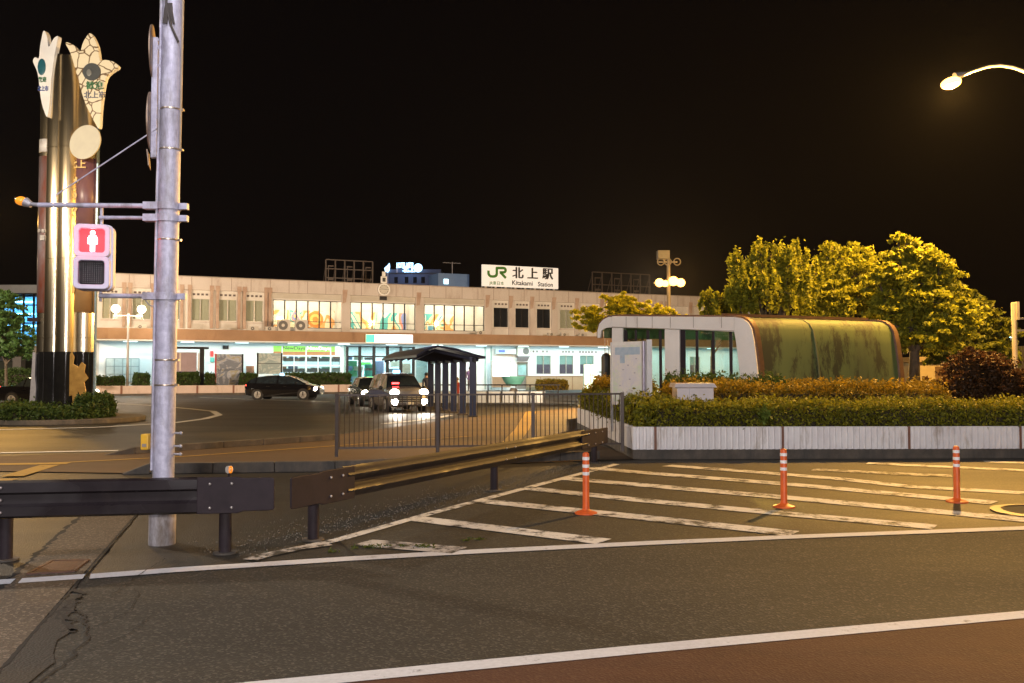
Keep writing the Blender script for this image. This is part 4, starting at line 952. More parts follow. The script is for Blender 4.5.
tree('airy upright tree with pale shoots behind the white corner', (PX(768, 27), 27, g5), .12, 2.4, bl([(745, 280, 16, 20), (765, 262, 15, 16), (790, 265, 18, 18), (770, 290, 26, 22), (800, 285, 18, 20), (740, 300, 18, 14), (765, 250, 6, 9), (794, 250, 5, 8), (738, 262, 6, 10), (812, 272, 8, 14)], 27), 15000, .085, lf_y, upright=True, group='trees behind the passage shelter')
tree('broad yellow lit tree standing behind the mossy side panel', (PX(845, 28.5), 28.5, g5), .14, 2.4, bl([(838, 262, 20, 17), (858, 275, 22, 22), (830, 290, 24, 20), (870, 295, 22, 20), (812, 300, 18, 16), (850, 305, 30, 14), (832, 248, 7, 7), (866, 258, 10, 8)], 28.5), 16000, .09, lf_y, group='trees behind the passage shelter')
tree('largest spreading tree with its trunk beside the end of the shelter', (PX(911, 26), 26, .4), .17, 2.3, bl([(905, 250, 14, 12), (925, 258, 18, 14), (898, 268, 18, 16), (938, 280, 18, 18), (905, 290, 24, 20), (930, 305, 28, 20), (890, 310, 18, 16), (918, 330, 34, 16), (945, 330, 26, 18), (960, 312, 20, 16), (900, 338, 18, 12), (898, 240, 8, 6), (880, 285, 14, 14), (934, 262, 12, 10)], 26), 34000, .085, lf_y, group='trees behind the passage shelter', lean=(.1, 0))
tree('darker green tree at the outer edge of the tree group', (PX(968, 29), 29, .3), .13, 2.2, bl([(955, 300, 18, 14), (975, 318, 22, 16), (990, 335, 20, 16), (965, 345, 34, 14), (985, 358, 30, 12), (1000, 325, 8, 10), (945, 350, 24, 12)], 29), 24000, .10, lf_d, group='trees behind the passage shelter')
t = tree('low rounded dark red maple shrub at the end of the hedge', (PX(985, 22.5), 22.5, .45), .07, .8, bl([(975, 372, 22, 20), (995, 378, 24, 20), (955, 388, 26, 13), (1010, 388, 26, 16), (980, 362, 14, 10), (935, 394, 16, 8), (1030, 396, 22, 14)], 22.5), 26000, .055, lf_m, name='shrub', cat='shrub')
# ================================================================== FLOODLIGHT MAST
YM = 45.0; xm = PX(669, YM)
t = thing('floodlight_mast', 'tall mast with two glaring orange floodlights behind the shelter', 'lamp mast', (xm, YM, 0))
mastm = mat('mast_paint', (.3, .27, .22), (.24, .21, .17), 4, .5, .2)
m = MB(); m.tube([(xm, YM, 0), (xm, YM, P(669, 258, YM).z)], [.12, .085], 16); m.build('pole', mastm, t, smooth=True)
m = MB(); zz = P(669, 283, YM).z; m.bar((xm - .75, YM, zz), (xm + .75, YM, zz), .07, .07); zz2 = P(669, 262, YM).z; m.bar((xm - .5, YM, zz2), (xm + .45, YM, zz2), .06, .06); m.build('cross_arm', mastm, t)
em = emat('sodium_lit', (1.0, .50, .10), 7)
for dx, dz, rr in ((-.48, 0, .17), (.22, .08, .19), (.58, .0, .17), (-.2, -.04, .13)):
    m = MB(); m.ell((xm + dx, YM - .16, zz + dz), (rr * 1.3, .12, rr * 1.25), 18, 10); m.build('lamp', em, t, smooth=True)
    m = MB(); m.box(xm + dx - rr * .8, xm + dx + rr * .8, YM - .05, YM + .14, zz + dz - rr * .7, zz + dz + rr * .7); m.build('lamp_housing', mastm, t, bevel=.02)
for dx in (-.40, -.05, .42):
    m = MB(); a = [(xm + dx + .17 * math.cos(i * math.pi / 8), YM - .1, zz2 - .0 + .17 * math.sin(i * math.pi / 8)) for i in range(17)]; m.tube(a, .03, 6); m.build('ring_fitting', mastm, t, smooth=True)
m = MB(); m.box(xm - .55, xm + .05, YM - .15, YM + .35, P(669, 259, YM).z, P(669, 250.5, YM).z); m.build('top_box', mat('box_cream', (.2, .19, .16), None, 4, .5), t, bevel=.02)
# ================================================================== STREET LAMP (sodium)
YS2 = 25.0; lp_ = P(951, 83, YS2)
t = thing('street_lamp', 'curved arm street lamp glowing orange above the road', 'street lamp', (PX(1075, YS2), YS2, 0))
m = MB(); pts = [P(p[0], p[1], YS2) for p in ((962, 75.5), (975, 70.5), (988, 66.5), (1000, 65.3), (1012, 67), (1024, 71), (1045, 84), (1062, 110), (1073, 160))]; pts.append(Vector((PX(1075, YS2), YS2, 0))); m.tube(pts, [.045, .045, .045, .045, .05, .052, .06, .07, .08, .1], 14); m.build('pole', mat('lamp_pole', (.55, .5, .4), None, 4, .4, .3), t, smooth=True)
m = MB(); m.tube([P(955, 79, YS2) + Vector((0, 0, .05)), P(966, 74.5, YS2) + Vector((0, 0, .03))], [.13, .05], 16); m.build('lamp_head', steel, t, smooth=True)
m = MB(); m.ell((0, 0, 0), (.29, .2, .16), 24, 12); o = m.build('lamp_bowl', emat('sodium_bowl', (1.0, .50, .10), 7), t, smooth=True, local=True); o.location = lp_ - Vector(t.location); o.rotation_euler = (0, R(-16), 0)
SL = point(lp_ + Vector((0, -.05, -.25)), SOD, 12500, .14, 'sodium_street_light')
spot((xm + .3, YM - .5, zz), (6, 26, 2.0), SOD, 15000, 150, .25, .7)
spot((xm + .2, YM - .5, zz + .1), (PX(800, 26), 22, 1.5), SOD, 5200, 120, .25, .7)
spot((xm - .6, YM - .5, zz), (-8, 26, 0), (1, .64, .30), 10000, 130, .25, .7)
spot((xm - .3, YM + .8, zz), BWd(34, 0, 8), (1, .80, .60), 26000, 150, .25, .7)
# ================================================================== FAR RIGHT
# small building beyond the trees
ym = mat('cream_wall', (.5, .42, .28), (.44, .37, .25), 2, .7, grime=((.25, .2, .12), .35, 1))
Y5 = 44.0
t = thing('low_building', 'low cream building with brown doors glimpsed under the large tree', 'building', (PX(945, Y5), Y5, 0))
z9 = P(945, 362, Y5).z; m = MB(); m.box(PX(914, Y5), PX(966, Y5), Y5, Y5 + 5, 0, z9); m.build('wall', ym, t)
m = MB(); m.prism([(PX(910, Y5), Y5 - .4, z9), (PX(970, Y5), Y5 - .4, z9), (PX(966, Y5), Y5 - .4, z9 + .25), (PX(916, Y5), Y5 - .4, z9 + .25)], (0, 5.8, 0)); m.build('roof', mat('roof_tan', (.35, .28, .18), None, 4, .7), t)
for a, b in ((935, 943), (944, 955)):
    m = MB(); m.box(PX(a, Y5), PX(b, Y5), Y5 - .05, Y5 + .02, .1, P(0, 366.5, Y5).z + .0); m.build('door', mat('door_brown', (.14, .08, .04), None, 4, .5), t)
point((PX(922, Y5), Y5 - 3, 3.2), SOD, 160, .2, 'added_wall_light')  # light added in the air, with no fitting
Y6 = 60.0
t = thing('dark_building', 'dark flat roofed building behind the sign post', 'building', (PX(1015, Y6), Y6, 0))
m = MB(); m.box(PX(1000, Y6), PX(1120, Y6), Y6, Y6 + 8, 0, P(0, 346, Y6).z); m.build('wall', mat('grey_wall', (.12, .11, .1), None, 2, .7), t)
for a in (1003, 1014): m = MB(); m.box(PX(a, Y6), PX(a + 7, Y6), Y6 - .05, Y6 + .02, 2.2, 3.1); m.build('window', darkglass, t)
# sign post
Y7 = 26.0; xp = PX(1015, Y7)
t = thing('sign_post', 'yellow lit steel sign post with crossbars at the far edge of the planting', 'sign post', (xp, Y7, .3))
sp = mat('signpost_paint', (.5, .44, .32), (.42, .36, .26), 4, .5)
m = MB(); m.tube([(xp, Y7, .3), (xp, Y7, P(0, 303, Y7).z)], .07, 16); m.build('post', sp, t, smooth=True)
for py in (318.5, 330.5): m = MB(); zz_ = P(0, py, Y7).z; m.tube([(xp, Y7, zz_), (xp + 1.6, Y7, zz_)], .03, 10); m.build('crossbar', sp, t, smooth=True)
m = MB(); m.box(xp + .02, xp + .09, Y7 - .12, Y7 + .2, P(0, 320, Y7).z, P(0, 302, Y7).z); m.build('sign_plate', sp, t)
# distant platform lamp with white tubes
Y8 = 95.0; xq = PX(997, Y8)
t = thing('platform_lamp', 'distant lamp post with two bluish white tube lamps behind the trees', 'lamp post', (xq, Y8, 0))
zt_ = P(0, 320, Y8).z; m = MB(); m.tube([(xq, Y8, 0), (xq, Y8, zt_)], .09, 10); m.bar((xq - 1.6, Y8, zt_), (xq + .8, Y8, zt_), .1, .1); m.build('pole', steel, t, smooth=True)
for dx in (-1.15, .35):
    m = MB(); m.box(xq + dx - .45, xq + dx + .45, Y8 - .1, Y8 + .1, zt_ - .18, zt_ + .02); m.build('lamp', emat('white_tube', (.55, 1.0, .95), 5), t)
for px, py in ((1001, 336.5), (1011, 336)):
    p = P(px, py, 80); tt_ = thing('distant_lamp', 'tiny white lamp %s the sign post in the distance' % ('well inside of' if px < 1005 else 'right against'), 'lamp post', (p.x, 80, 0))
    m = MB(); m.tube([(p.x, 80, 0), (p.x, 80, p.z)], .06, 8); m.build('pole', steel, tt_, smooth=True)
    m = MB(); m.ell(p, (.16, .16, .16), 10, 8); m.build('lamp', emat('white_tube', (.55, 1.0, .95), 5), tt_, smooth=True)
# ================================================================== STATION
wallc = mat('station_concrete', (.60, .53, .47), (.54, .47, .41), .5, .75, 0, .05, grime=((.36, .26, .2), .36, .8))
wallw = mat('station_pale_wall', (.68, .64, .58), (.60, .56, .50), .6, .7, 0, .03, grime=((.42, .34, .27), .32, .8))
whitew = mat('ground_floor_white', (.72, .74, .74), (.66, .68, .68), .5, .6)
streak = mat('rust_streak', (.38, .25, .18), (.50, .37, .28), 1.2, .8)
fasc = mat('canopy_fascia', (.36, .21, .11), (.29, .165, .085), .7, .7, grime=((.2, .1, .05), .32, .9))
alum = mat('aluminium_frame', (.55, .52, .47), None, 5, .4, .5); dframe = mat('dark_frame', (.016, .014, .014), None, 5, .5, 0, spec=.2)
blind = mat('curtain_grey', (.62, .59, .48), (.5, .48, .38), 8, .8, stretch=(6, 6, .4))
tanbase = mat('tan_dado', (.45, .32, .2), (.4, .28, .17), 1, .7)
SLEN = 64.0
st = bthing('station_building', 'two storey concrete station building with lit ground floor and brown canopy', 'station', 0, 0, 0)
def wopen(mb, s0, s1, z0, z1, y0, y1, ops, mi=0):
    ss = sorted(set([s0, s1] + [v for o in ops for v in o[:2]]))
    for a, b in zip(ss, ss[1:]):
        mid = (a + b) / 2; cuts = sorted([(o[2], o[3]) for o in ops if o[0] <= mid <= o[1]]); z = z0
        for c, d in cuts:
            if c > z: mb.box(a, b, y0, y1, z, c, mi)
            z = d
        if z < z1: mb.box(a, b, y0, y1, z, z1, mi)
def win(s0, s1, z0, z1, y, nx=2, dark=False, fr=alum, parent=st, midz=None, wd=.07, mid_at=None):
    m = MB()
    for a in [s0 + (s1 - s0) * i / nx for i in range(nx + 1)]: m.box(a - wd / 2, a + wd / 2, y - .03, y + .04, z0, z1)
    for z in (z0, z1): m.box(s0 + wd / 2 + .003, s1 - wd / 2 - .003, y - .027, y + .037, z - wd / 2, z + wd / 2)
    if midz: m.box(s0, s1, y - .02, y + .03, midz - .025, midz + .025)
    f = m.build('window', fr, parent)
    m = MB(); m.box(s0, s1, y + .045, y + .055, z0, z1)
    g = m.build('pane', darkglass if dark else glassmat('window_glass', (.9, .92, .9), .05), f)
    return f
small = [((101, 117), 0), ((131.5, 150), 0), ((163, 179), 0), ((190.5, 208.5), 0), ((218, 236), 0), ((244.7, 262.5), 0), ((493.7, 507.8), 1), ((515.5, 528.6), 1), ((537, 550), 1), ((560, 573), 0), ((585, 597), 0), ((611, 623), 0), ((640, 652), 0), ((664, 676), 1)]
big = [(272.5, 341.5), (350, 415), (424, 484)]
ops = []; zw0, zw1 = 5.87, 7.66
for (a, b), d in small: ops.append((BS(a), BS(b), zw0, zw1))
bo = [(BS(a), BS(b), 5.42, 7.78) for a, b in big]
m = MB(); wopen(m, 0, SLEN, 5.02, 8.35, 0, .25, ops + bo); m.build('upper_wall', wallw, st)
m = MB(); m.box(-.1, SLEN + .1, -.22, .3, 8.35, 9.4); m.build('parapet', wallc, st, bevel=.03)
m = MB(); m.box(-.15, SLEN + .15, -.30, .35, 9.402, 9.46); m.build('coping', mat('coping_grey', (.4, .33, .27), None, 1, .6), st)
m = MB()
for i in range(int(SLEN / 1.55)): s = .8 + i * 1.55; m.box(s - .018, s + .018, -.228, -.2195, 8.36, 9.39)
m.build('panel_joint', mat('joint_dark', (.30, .2, .15), None, 3, .8), st)
# floor / back / sides / roof of the building volume
m = MB(); m.box(.02, SLEN - .02, 12, 12.3, 0, 9.3); m.box(0, .25, .26, 12, 0, 9.3); m.box(SLEN - .25, SLEN, .26, 12, 0, 9.3); m.build('rear_wall', wallc, st)
m = MB(); m.box(.26, SLEN - .26, .26, 11.99, 8.6, 8.8); m.build('roof', wallc, st)
m = MB(); m.box(.26, SLEN - .26, .26, 11.99, 4.6, 4.9); m.build('floor_slab', whitew, st)
for (a, b), d in small:
    s0, s1 = BS(a), BS(b); win(s0, s1, zw0, zw1, .06, 2, bool(d), dframe if d else alum)
    if not d: m = MB(); m.box(s0, s1, .13, .15, zw0, zw1); m.build('curtain', blind, st)
    m = MB(); m.box(s0 - .1, s1 + .1, -.06, -.002, zw0 - .14, zw0 - .06); m.build('sill', wallc, st)
    for i in range(4): q = s0 + (s1 - s0) * (.14 + .24 * i); m = MB(); m.box(q - .10, q + .10, -.014, .004, 7.93, 8.09); m.build('vent', mat('vent_dark', (.12, .09, .08), None, 5, .7), st)
# brown uprights, full height on the left, stubs on the right
m_ = []
for px in (123, 129, 152, 181, 189, 211, 217, 238.5, 244, 265.6, 269.5):
    s = BS(px, -.2); m = MB(); m.box(s - .12, s + .12, -.16, -.003, 5.25, 8.347); m.build('upright', streak, st, bevel=.02)
    m = MB(); m.box(s - .17, s + .17, -.26, -.222, 8.30, 8.75); m.build('bracket', streak, st)
for px in (345.5, 419.5, 488.5, 512, 533, 555, 578, 603, 608, 633, 638, 645, 662, 668, 692):
    s = BS(px, -.2); m = MB(); m.box(s - .38 if px < 490 else s - .3, s + .38 if px < 490 else s + .3, -.20, -.003, 5.03, 8.347); m.build('pilaster', wallc, st, bevel=.02)
    m = MB(); m.prism([(s - .3, -.24, 8.8), (s + .15, -.24, 8.8), (s + .0, -.24, 7.7), (s - .3, -.24, 7.6)], (0, .035, 0)); m.build('rust_stain', streak, st)
# lit gallery windows
def mural():
    m, nt, b_ = nodes('mural'); N = nt.nodes; L = nt.links; tc = N.new('ShaderNodeTexCoord')
    n = N.new('ShaderNodeTexNoise'); n.inputs['Scale'].default_value = .42; n.inputs['Detail'].default_value = 1.5; n.inputs['Distortion'].default_value = 1.2
    L.new(tc.outputs['Object'], n.inputs['Vector']); sx = N.new('ShaderNodeSeparateXYZ'); L.new(tc.outputs['Object'], sx.inputs[0])
    cr = N.new('ShaderNodeValToRGB'); cr.color_ramp.interpolation = 'CONSTANT'; e = cr.color_ramp.elements
    cols_ = [(0, (.08, .35, .5)), (.34, (.8, .75, .6)), (.42, (.85, .38, .12)), (.47, (.82, .7, .45)), (.52, (.1, .45, .42)), (.56, (.8, .72, .62)), (.61, (.85, .3, .2)), (.66, (.25, .3, .55)), (.72, (.8, .6, .2))]
    e[0].color = (*cols_[0][1], 1); e[1].position = .34; e[1].color = (*cols_[1][1], 1)
    for p, c_ in cols_[2:]: x = e.new(p); x.color = (*c_, 1)
    L.new(n.outputs['Fac'], cr.inputs['Fac']); L.new(cr.outputs[0], b_.inputs['Base Color']); b_.inputs['Roughness'].default_value = .7; return m
mur = mural(); galw = mat('gallery_white', (.75, .68, .58), None, 1, .7)
for (s0, s1, z0, z1), np_, ml in zip(bo, (6, 6, 6), (1, 1, .66)):
    win(s0, s1, z0, z1, .06, 6, False, dframe, wd=.10, midz=z0 + .56)
    m = MB(); m.box(s0 - .3, s1 + .3, 3.0, 3.1, 4.95, 8.5); m.box(s0 - .3, s0 - .25, .3, 3, 4.95, 8.5); m.box(s1 + .25, s1 + .3, .3, 3, 4.95, 8.5); m.box(s0 - .3, s1 + .3, .27, 3.1, 8.45, 8.55); m.build('gallery_room', galw, st)
    m = MB(); m.box(s0 + .0, s0 + (s1 - s0) * ml, 2.90, 2.97, 5.0, 7.12); m.build('mural', mur, st)
    barea((s0 + s1) / 2, 1.5, 8.4, (s0 + s1) / 2, 2.3, 6.5, s1 - s0, .6, (1, .9, .76), 300)
# orange ring emblem of the mural
s = BS(359); m = MB()
for r, mm_, k in ((.72, 0, .0), (.48, 1, .012), (.25, 0, .024)): m.tube([(BS(357.0 - 0) * 0 + BS(318) + .3, 2.895 - k, 6.35), (BS(318) + .3, 2.885 - k, 6.35)], r, 28, mm_)
m.build('mural_ring', [mat('mur_orange', (.85, .28, .05), None, 2, .7), mat('mur_yellow', (.85, .6, .15), None, 2, .7)], st)
# pale lintel band above the gallery windows
for s0, s1, z0, z1 in bo:
    m = MB(); m.box(s0 - .25, s1 + .25, -.08, -.003, 7.9, 8.34); m.build('lintel', mat('lintel_pale', (.55, .5, .42), (.48, .43, .35), 1, .7), st)
    m = MB(); m.box(s0 - .2, s1 + .2, -.16, -.003, 5.22, 5.36); m.build('sill', wallw, st)
# canopy
m = MB(); m.box(-.2, SLEN, -3, -2.75, 4.19, 5.03); m.build('canopy_fascia', fasc, st, bevel=.02)
m = MB(); m.box(-.1, SLEN, -2.75, .0, 4.84, 4.98); m.build('canopy_deck', wallc, st)
m = MB(); m.box(-.2, SLEN, -2.95, 0, 4.10, 4.185); m.box(-.2, SLEN, -3.08, -2.9, 4.07, 4.17); m.build('canopy_soffit', whitew, st)
# ground floor wall with openings
def gs(px): return BS(px, .3)
def gz(px, py): return B(px, py, .3)[1]
shop = (gs(272), gs(341), .0, 3.9); entry = (gs(346), gs(415), .1, 3.95); gate = (gs(415.5), gs(430), .1, 3.7)
gwin = [(gs(536.5), gs(551), gz(543, 374), gz(543, 355.5)), (gs(559.5), gs(573.5), gz(566, 374), gz(566, 355.5)), (gs(580), gs(594), gz(587, 374), gz(587, 355.5)), (gs(640), gs(652), gz(543, 374), gz(543, 355.5)), (gs(690), gs(700), gz(543, 374), gz(543, 355.5))]
door = (gs(517), gs(528), .1, gz(522, 362)); hall = (gs(440), gs(486), .1, 3.9)
m = MB(); wopen(m, 0, SLEN, 0, 4.12, .3, .55, [shop, entry, gate, door] + gwin); m.build('lower_wall', whitew, st)
m = MB(); m.box(gs(526), gs(640), .22, .298, .0, 1.25); m.build('dado', tanbase, st)
m = MB()
for px in (540, 556, 572, 588, 604): m.box(gs(px) - .03, gs(px) + .03, .2, .219, 0, 1.25)
m.box(gs(526), gs(640), .19, .298, 1.253, 1.32); m.build('dado_trim', mat('dado_trim', (.3, .17, .09), None, 2, .6), st)
for a in gwin:
    win(a[0], a[1], a[2], a[3], .4, 2, False, alum, midz=None); zz = a[2] + (a[3] - a[2]) * .52
    m = MB(); m.box(a[0], a[1], .50, .52, a[2], zz); m.build('lower_blind', mat('blind_plum', (.16, .13, .2), (.12, .1, .16), 4, .6), st)
    m = MB(); m.box(a[0], a[1], .50, .52, zz + .004, a[3]); m.build('upper_blind', mat('blind_teal', (.3, .48, .5), (.35, .52, .52), 4, .6), st)
m = MB(); m.box(door[0], door[0] + .12, .32, .42, .1, door[3]); m.box(door[1] - .12, door[1], .32, .42, .1, door[3]); m.box(door[0], door[1], .33, .41, 1.3, 1.4); m.box(door[0] + .12, door[1] - .12, .34, .4, .1, 1.3); m.box(door[0], door[1], .33, .41, door[3] - .12, door[3]); m.build('door', mat('door_grey', (.25, .24, .22), None, 3, .5), st)
m = MB(); m.box(door[0], door[1], .48, .5, 1.4, door[3]); m.build('door_pane', mat('pane_teal', (.35, .6, .62), None, 3, .3), st)
# row of little vents high on the white wall
for px in (530, 533.5, 537, 543, 547, 563, 566, 569, 573, 580, 583, 586, 589, 592, 596): m = MB(); m.box(gs(px) - .07, gs(px) + .07, .28, .305, 3.55, 3.72); m.build('vent', mat('vent_dark', (.12, .09, .08), None, 5, .7), st)
# downpipes and small wall things
for px in (491, 485, 344.5): m = MB(); m.tube([(gs(px), .2, .1), (gs(px), .2, 4.05)], .07, 8); m.build('downpipe', mat('pipe_green', (.3, .42, .38), None, 2, .5), st, smooth=True)
# interior of shop and concourse
def room(a, deep, back, light, col, z1=3.95):
    m = MB(); m.box(a[0] - .2, a[1] + .2, .55 + deep, .7 + deep, 0, 4.1); m.box(a[0] - .2, a[0] - .1, .56, .55 + deep, 0, 4.1); m.box(a[1] + .1, a[1] + .2, .56, .55 + deep, 0, 4.1); m.box(a[0] - .2, a[1] + .2, .56, .55 + deep, 4.12, 4.2)
    m.build('room', back, st); m = MB(); m.box(a[0] - .2, a[1] + .2, .31, .55 + deep, .02, .09); m.build('room_floor', mat('floor_tile', (.5, .5, .48), None, 2, .25), st)
    barea((a[0] + a[1]) / 2, .6 + deep / 2, 4.0, (a[0] + a[1]) / 2, .6 + deep / 2, 0, a[1] - a[0], deep * .6, col, light)
room(shop, 4.0, whitew, 380, (.75, .95, 1)); room((entry[0], gate[1], 0, 0), 7.0, whitew, 1100, (.78, .96, 1))
green = mat('shop_green', (.20, .55, .06), (.16, .48, .05), 2, .5, emit=(.25, .75, .06), es=.45); orng = mat('shop_orange', (.45, .18, .05), None, 3, .5)
zt1, zt0, zo0 = gz(300, 345.0), gz(300, 351.5), gz(300, 355)
m = MB(); m.box(shop[0], shop[1] - .5, .36, .42, zt0, zt1); m.build('shop_sign', green, st)
m = MB(); m.box(shop[0], shop[1] - .5, .36, .42, zo0, zt0 - .003); m.build('shop_stripe', orng, st)
text('NewDays', .40, mat('sign_ink', (.03, .07, .04), None, 3, .5), st, ((gs(285) + gs(302.5)) / 2, .35, (zt0 + zt1) / 2), bold=.006, sx=1.2)
text('NewDays', .38, emat('sign_white', (.9, 1, .8), 1.2), st, (gs(318.5), .35, (zt0 + zt1) / 2), bold=.012, sx=1.3)
m = MB(); nsh = 4
for i, px in enumerate((272.5, 282, 306, 330.5, 341)): m.box(gs(px) - .05, gs(px) + .05, .28, .35, 0, zt1 + .05)
for py in (355.8, 365.5, 373): z = gz(300, py); m.box(shop[0], shop[1], .29, .345, z - .05, z + .05)
m.build('shop_window_frame', mat('frame_white', (.7, .72, .72), None, 3, .4), st)
for zb_ in (gz(300, 359.5), gz(300, 370)):
    for a_, b_ in zip((273, 282.7, 306.7, 331.2), (281.3, 305.3, 329.8, 340)):
        m = MB(); m.box(gs(a_) + .05, gs(b_) - .05, .375, .40, zb_ - .17, zb_ + .13); m.build('glass_band', mat('band_plum', (.10, .08, .11), None, 3, .4), st)
m = MB()
for px in (294, 318): m.box(gs(px) - .03, gs(px) + .03, .29, .34, 0, zo0)
m.build('shop_mullion', mat('frame_white', (.7, .72, .72)), st)
m = MB(); m.box(shop[0], shop[1], .36, .37, .1, zo0); m.build('shop_glass', glass, st)
for r_ in range(3):
    z = .45 + r_ * .95
    m = MB(); m.box(shop[0] + .4, shop[1] - .6, 1.2, 1.7, z + .35, z + .42); m.build('shop_shelf', mat('shelf_grey', (.5, .5, .5), None, 2, .5), st)
    for q in range(9):
        s_ = shop[0] + .6 + q * .95; m = MB(); m.box(s_, s_ + .75, 1.25, 1.6, z + .424, z + .424 + random.uniform(.2, .42)); m.build('goods', mat('goods_%d' % (q % 5), [(.5, .2, .15), (.15, .25, .5), (.6, .55, .4), (.2, .14, .12), (.15, .4, .3)][q % 5], None, 3, .5), st)
# entry glazing
m = MB()
for px in (347, 359.8, 374, 387.5, 401, 413.5, 429.5): m.box(gs(px) - .13, gs(px) + .13, .30, .42, .1, 4.0)
m.box(entry[0], gate[1], .31, .41, 3.0, 3.12); m.box(entry[0], gate[1], .31, .41, 3.86, 4.0); m.build('entrance_frame', dframe, st)
m = MB(); m.box(entry[0], gate[1], .43, .44, .1, 3.9); m.build('entrance_glass', glass, st)
it = [(352, 1.2, 2.6, (.1, .45, .25)), (357, .3, 1.8, (.25, .35, .4)), (366, 2.2, 2.5, (.15, .6, .1)), (371, .3, 2.3, (.1, .5, .42)), (379, .5, 2.6, (.22, .24, .4)), (384, 1.7, 2.6, (.7, .7, .75)), (394, .3, 1.9, (.3, .32, .42)), (397, 2.1, 2.6, (.55, .5, .4)), (406, .8, 2.4, (.4, .3, .22)), (411, .3, 1.5, (.12, .3, .3)), (424, 2.4, 2.75, (.6, .25, .06))]
for i, (px, z0, z1, c_) in enumerate(it):
    s_ = BS(px, 2.2 + (i % 3)); m = MB(); m.box(s_ - .55, s_ + .45, 2.2 + (i % 3), 2.5 + (i % 3), z0 + .1, z1 + .1); m.build('concourse_panel', mat('concourse_%d' % i, c_, None, 3, .5), st, bevel=.02)
m = MB(); m.box(gs(417), gs(429), .9, .95, .6, 3.0); m.build('concourse_notice', mat('notice_white', (.6, .66, .7), None, 2, .5), st)
m = MB(); m.box(gs(415), gs(432), .15, .28, .0, .75); m.build('counter', tanbase, st)
# small wall cabinet grid on the left wall, doorway, notice etc.
m = MB()
a, b = gs(106), gs(139); z0, z1 = gz(120, 382), gz(120, 358.5)
m.box(a, b, .24, .298, z0, z1); m.build('wall_locker', mat('locker_white', (.55, .62, .62), None, 2, .5), st)
m = MB()
for i in range(5): s_ = a + (b - a) * i / 4; m.box(s_ - .03, s_ + .03, .22, .239, z0, z1)
for i in range(4): z = z0 + (z1 - z0) * i / 3; m.box(a, b, .222, .239, z - .03, z + .03)
m.build('locker_frame', mat('locker_line', (.3, .36, .38), None, 2, .5), st)
m = MB(); m.box(gs(210), gs(213), .1, .29, gz(211, 356.5), gz(211, 351)); m.build('red_sign', mat('red_sign', (.6, .03, .03), None, 3, .5, emit=(.8, .02, .02), es=.4), st)
m = MB(); m.box(gs(210), gs(214), .12, .29, gz(211, 362), gz(211, 357.5)); m.build('teal_sign', mat('teal_sign', (.08, .4, .35), None, 3, .5), st)
m = MB(); m.box(gs(222.5), gs(228), .05, .29, gz(225, 349), gz(225, 345.5)); m.build('wall_speaker', dframe, st)
m = MB(); m.box(gs(246), gs(254), .26, .299, .1, gz(250, 366)); m.build('brown_door', mat('brown_door', (.3, .12, .06), None, 3, .5), st)
# under canopy light fittings
for s_ in np.arange(2.5, 60, 4.2):
    m = MB(); m.box(s_ - .5, s_ + .5, -.9, -.8, 4.06, 4.098); m.build('canopy_light', emat('tube_cool', (.72, 1.0, 1.0), 3), st)
for (a, b, wt) in ((0, 12, 330), (12, 24, 380), (24, 34, 370), (34, 46, 430), (46, 62, 330)):
    barea((a + b) / 2, -1.6, 4.0, (a + b) / 2, -.9, 0, b - a - .4, .35, COOL, wt * 1.0)
# ---- things mounted on / standing by the building
s0, s1 = BS(365, -3.05), BS(412, -3.05); z0, z1 = B(388, 343, -3.05)[1], B(388, 334.5, -3.05)[1]
t = bthing('canopy_sign', 'glaring white and green light box sign on the canopy edge', 'light box sign', s0, -3.3, z0)
m = MB(); m.box(s0, s1, -3.25, -3.02, z0, z1); m.build('case', alum, t)
sg = s0 + (s1 - s0) * .19
m = MB(); m.box(s0 + .03, sg, -3.275, -3.253, z0 + .04, z1 - .04); m.build('green_face', emat('green_lit', (.05, .85, .35), 1.3), t)
m = MB(); m.box(sg + .004, s1 - .03, -3.275, -3.253, z0 + .04, z1 - .04); m.build('white_face', emat('white_lit', (.85, .85, 1.0), 5), t)
# roof sign
s0, s1 = BS(482, -.1), BS(558.5, -.1); za, zb = B(482, 286, -.1)[1], B(482, 264.3, -.1)[1]
t = bthing('roof_sign', 'white station name board with green logo on the roof edge', 'sign board', s0, 0, 9.46)
m = MB(); m.box(s0, s1, -.1, .1, za, zb); m.build('board', mat('board_white', (.78, .74, .66), (.72, .68, .6), 1, .5, emit=(1, .95, .88), es=.34), t, bevel=.02)
m = MB()
for i in range(8): q = s0 + .4 + (s1 - s0 - .8) * i / 7; m.box(q - .09, q + .09, .0, .12, 9.46, za); m.bar((q, .1, za + .8), (q, 1.4, 9.3), .08)
m.build('leg', alum, t)
def sz(u, v): return (s0 + (s1 - s0) * u, -.115, zb - (zb - za) * v)   # u,v in the board
def rib(mb, pts, w_, closed=False):
    P3 = [Vector(sz(*p)) for p in pts]
    for i in range(len(P3) - 1):
        a, b = P3[i], P3[i + 1]; d = (b - a).normalized(); n_ = Vector((-d.z, 0, d.x)) * w_ / 2; ext = d * w_ * .0
        mb.prism([a - n_ - ext, b - n_ + ext, b + n_ + ext, a + n_ - ext], (0, .012, 0))
    for p in P3[1:-1]: mb.tube([(p.x, p.y + .0005 * (1), p.z), (p.x, p.y + .0125, p.z)], w_ / 2, 14)
ink = mat('board_ink', (.02, .018, .018), None, 3, .5); jgreen = mat('board_green', (.05, .22, .02), None, 3, .5)
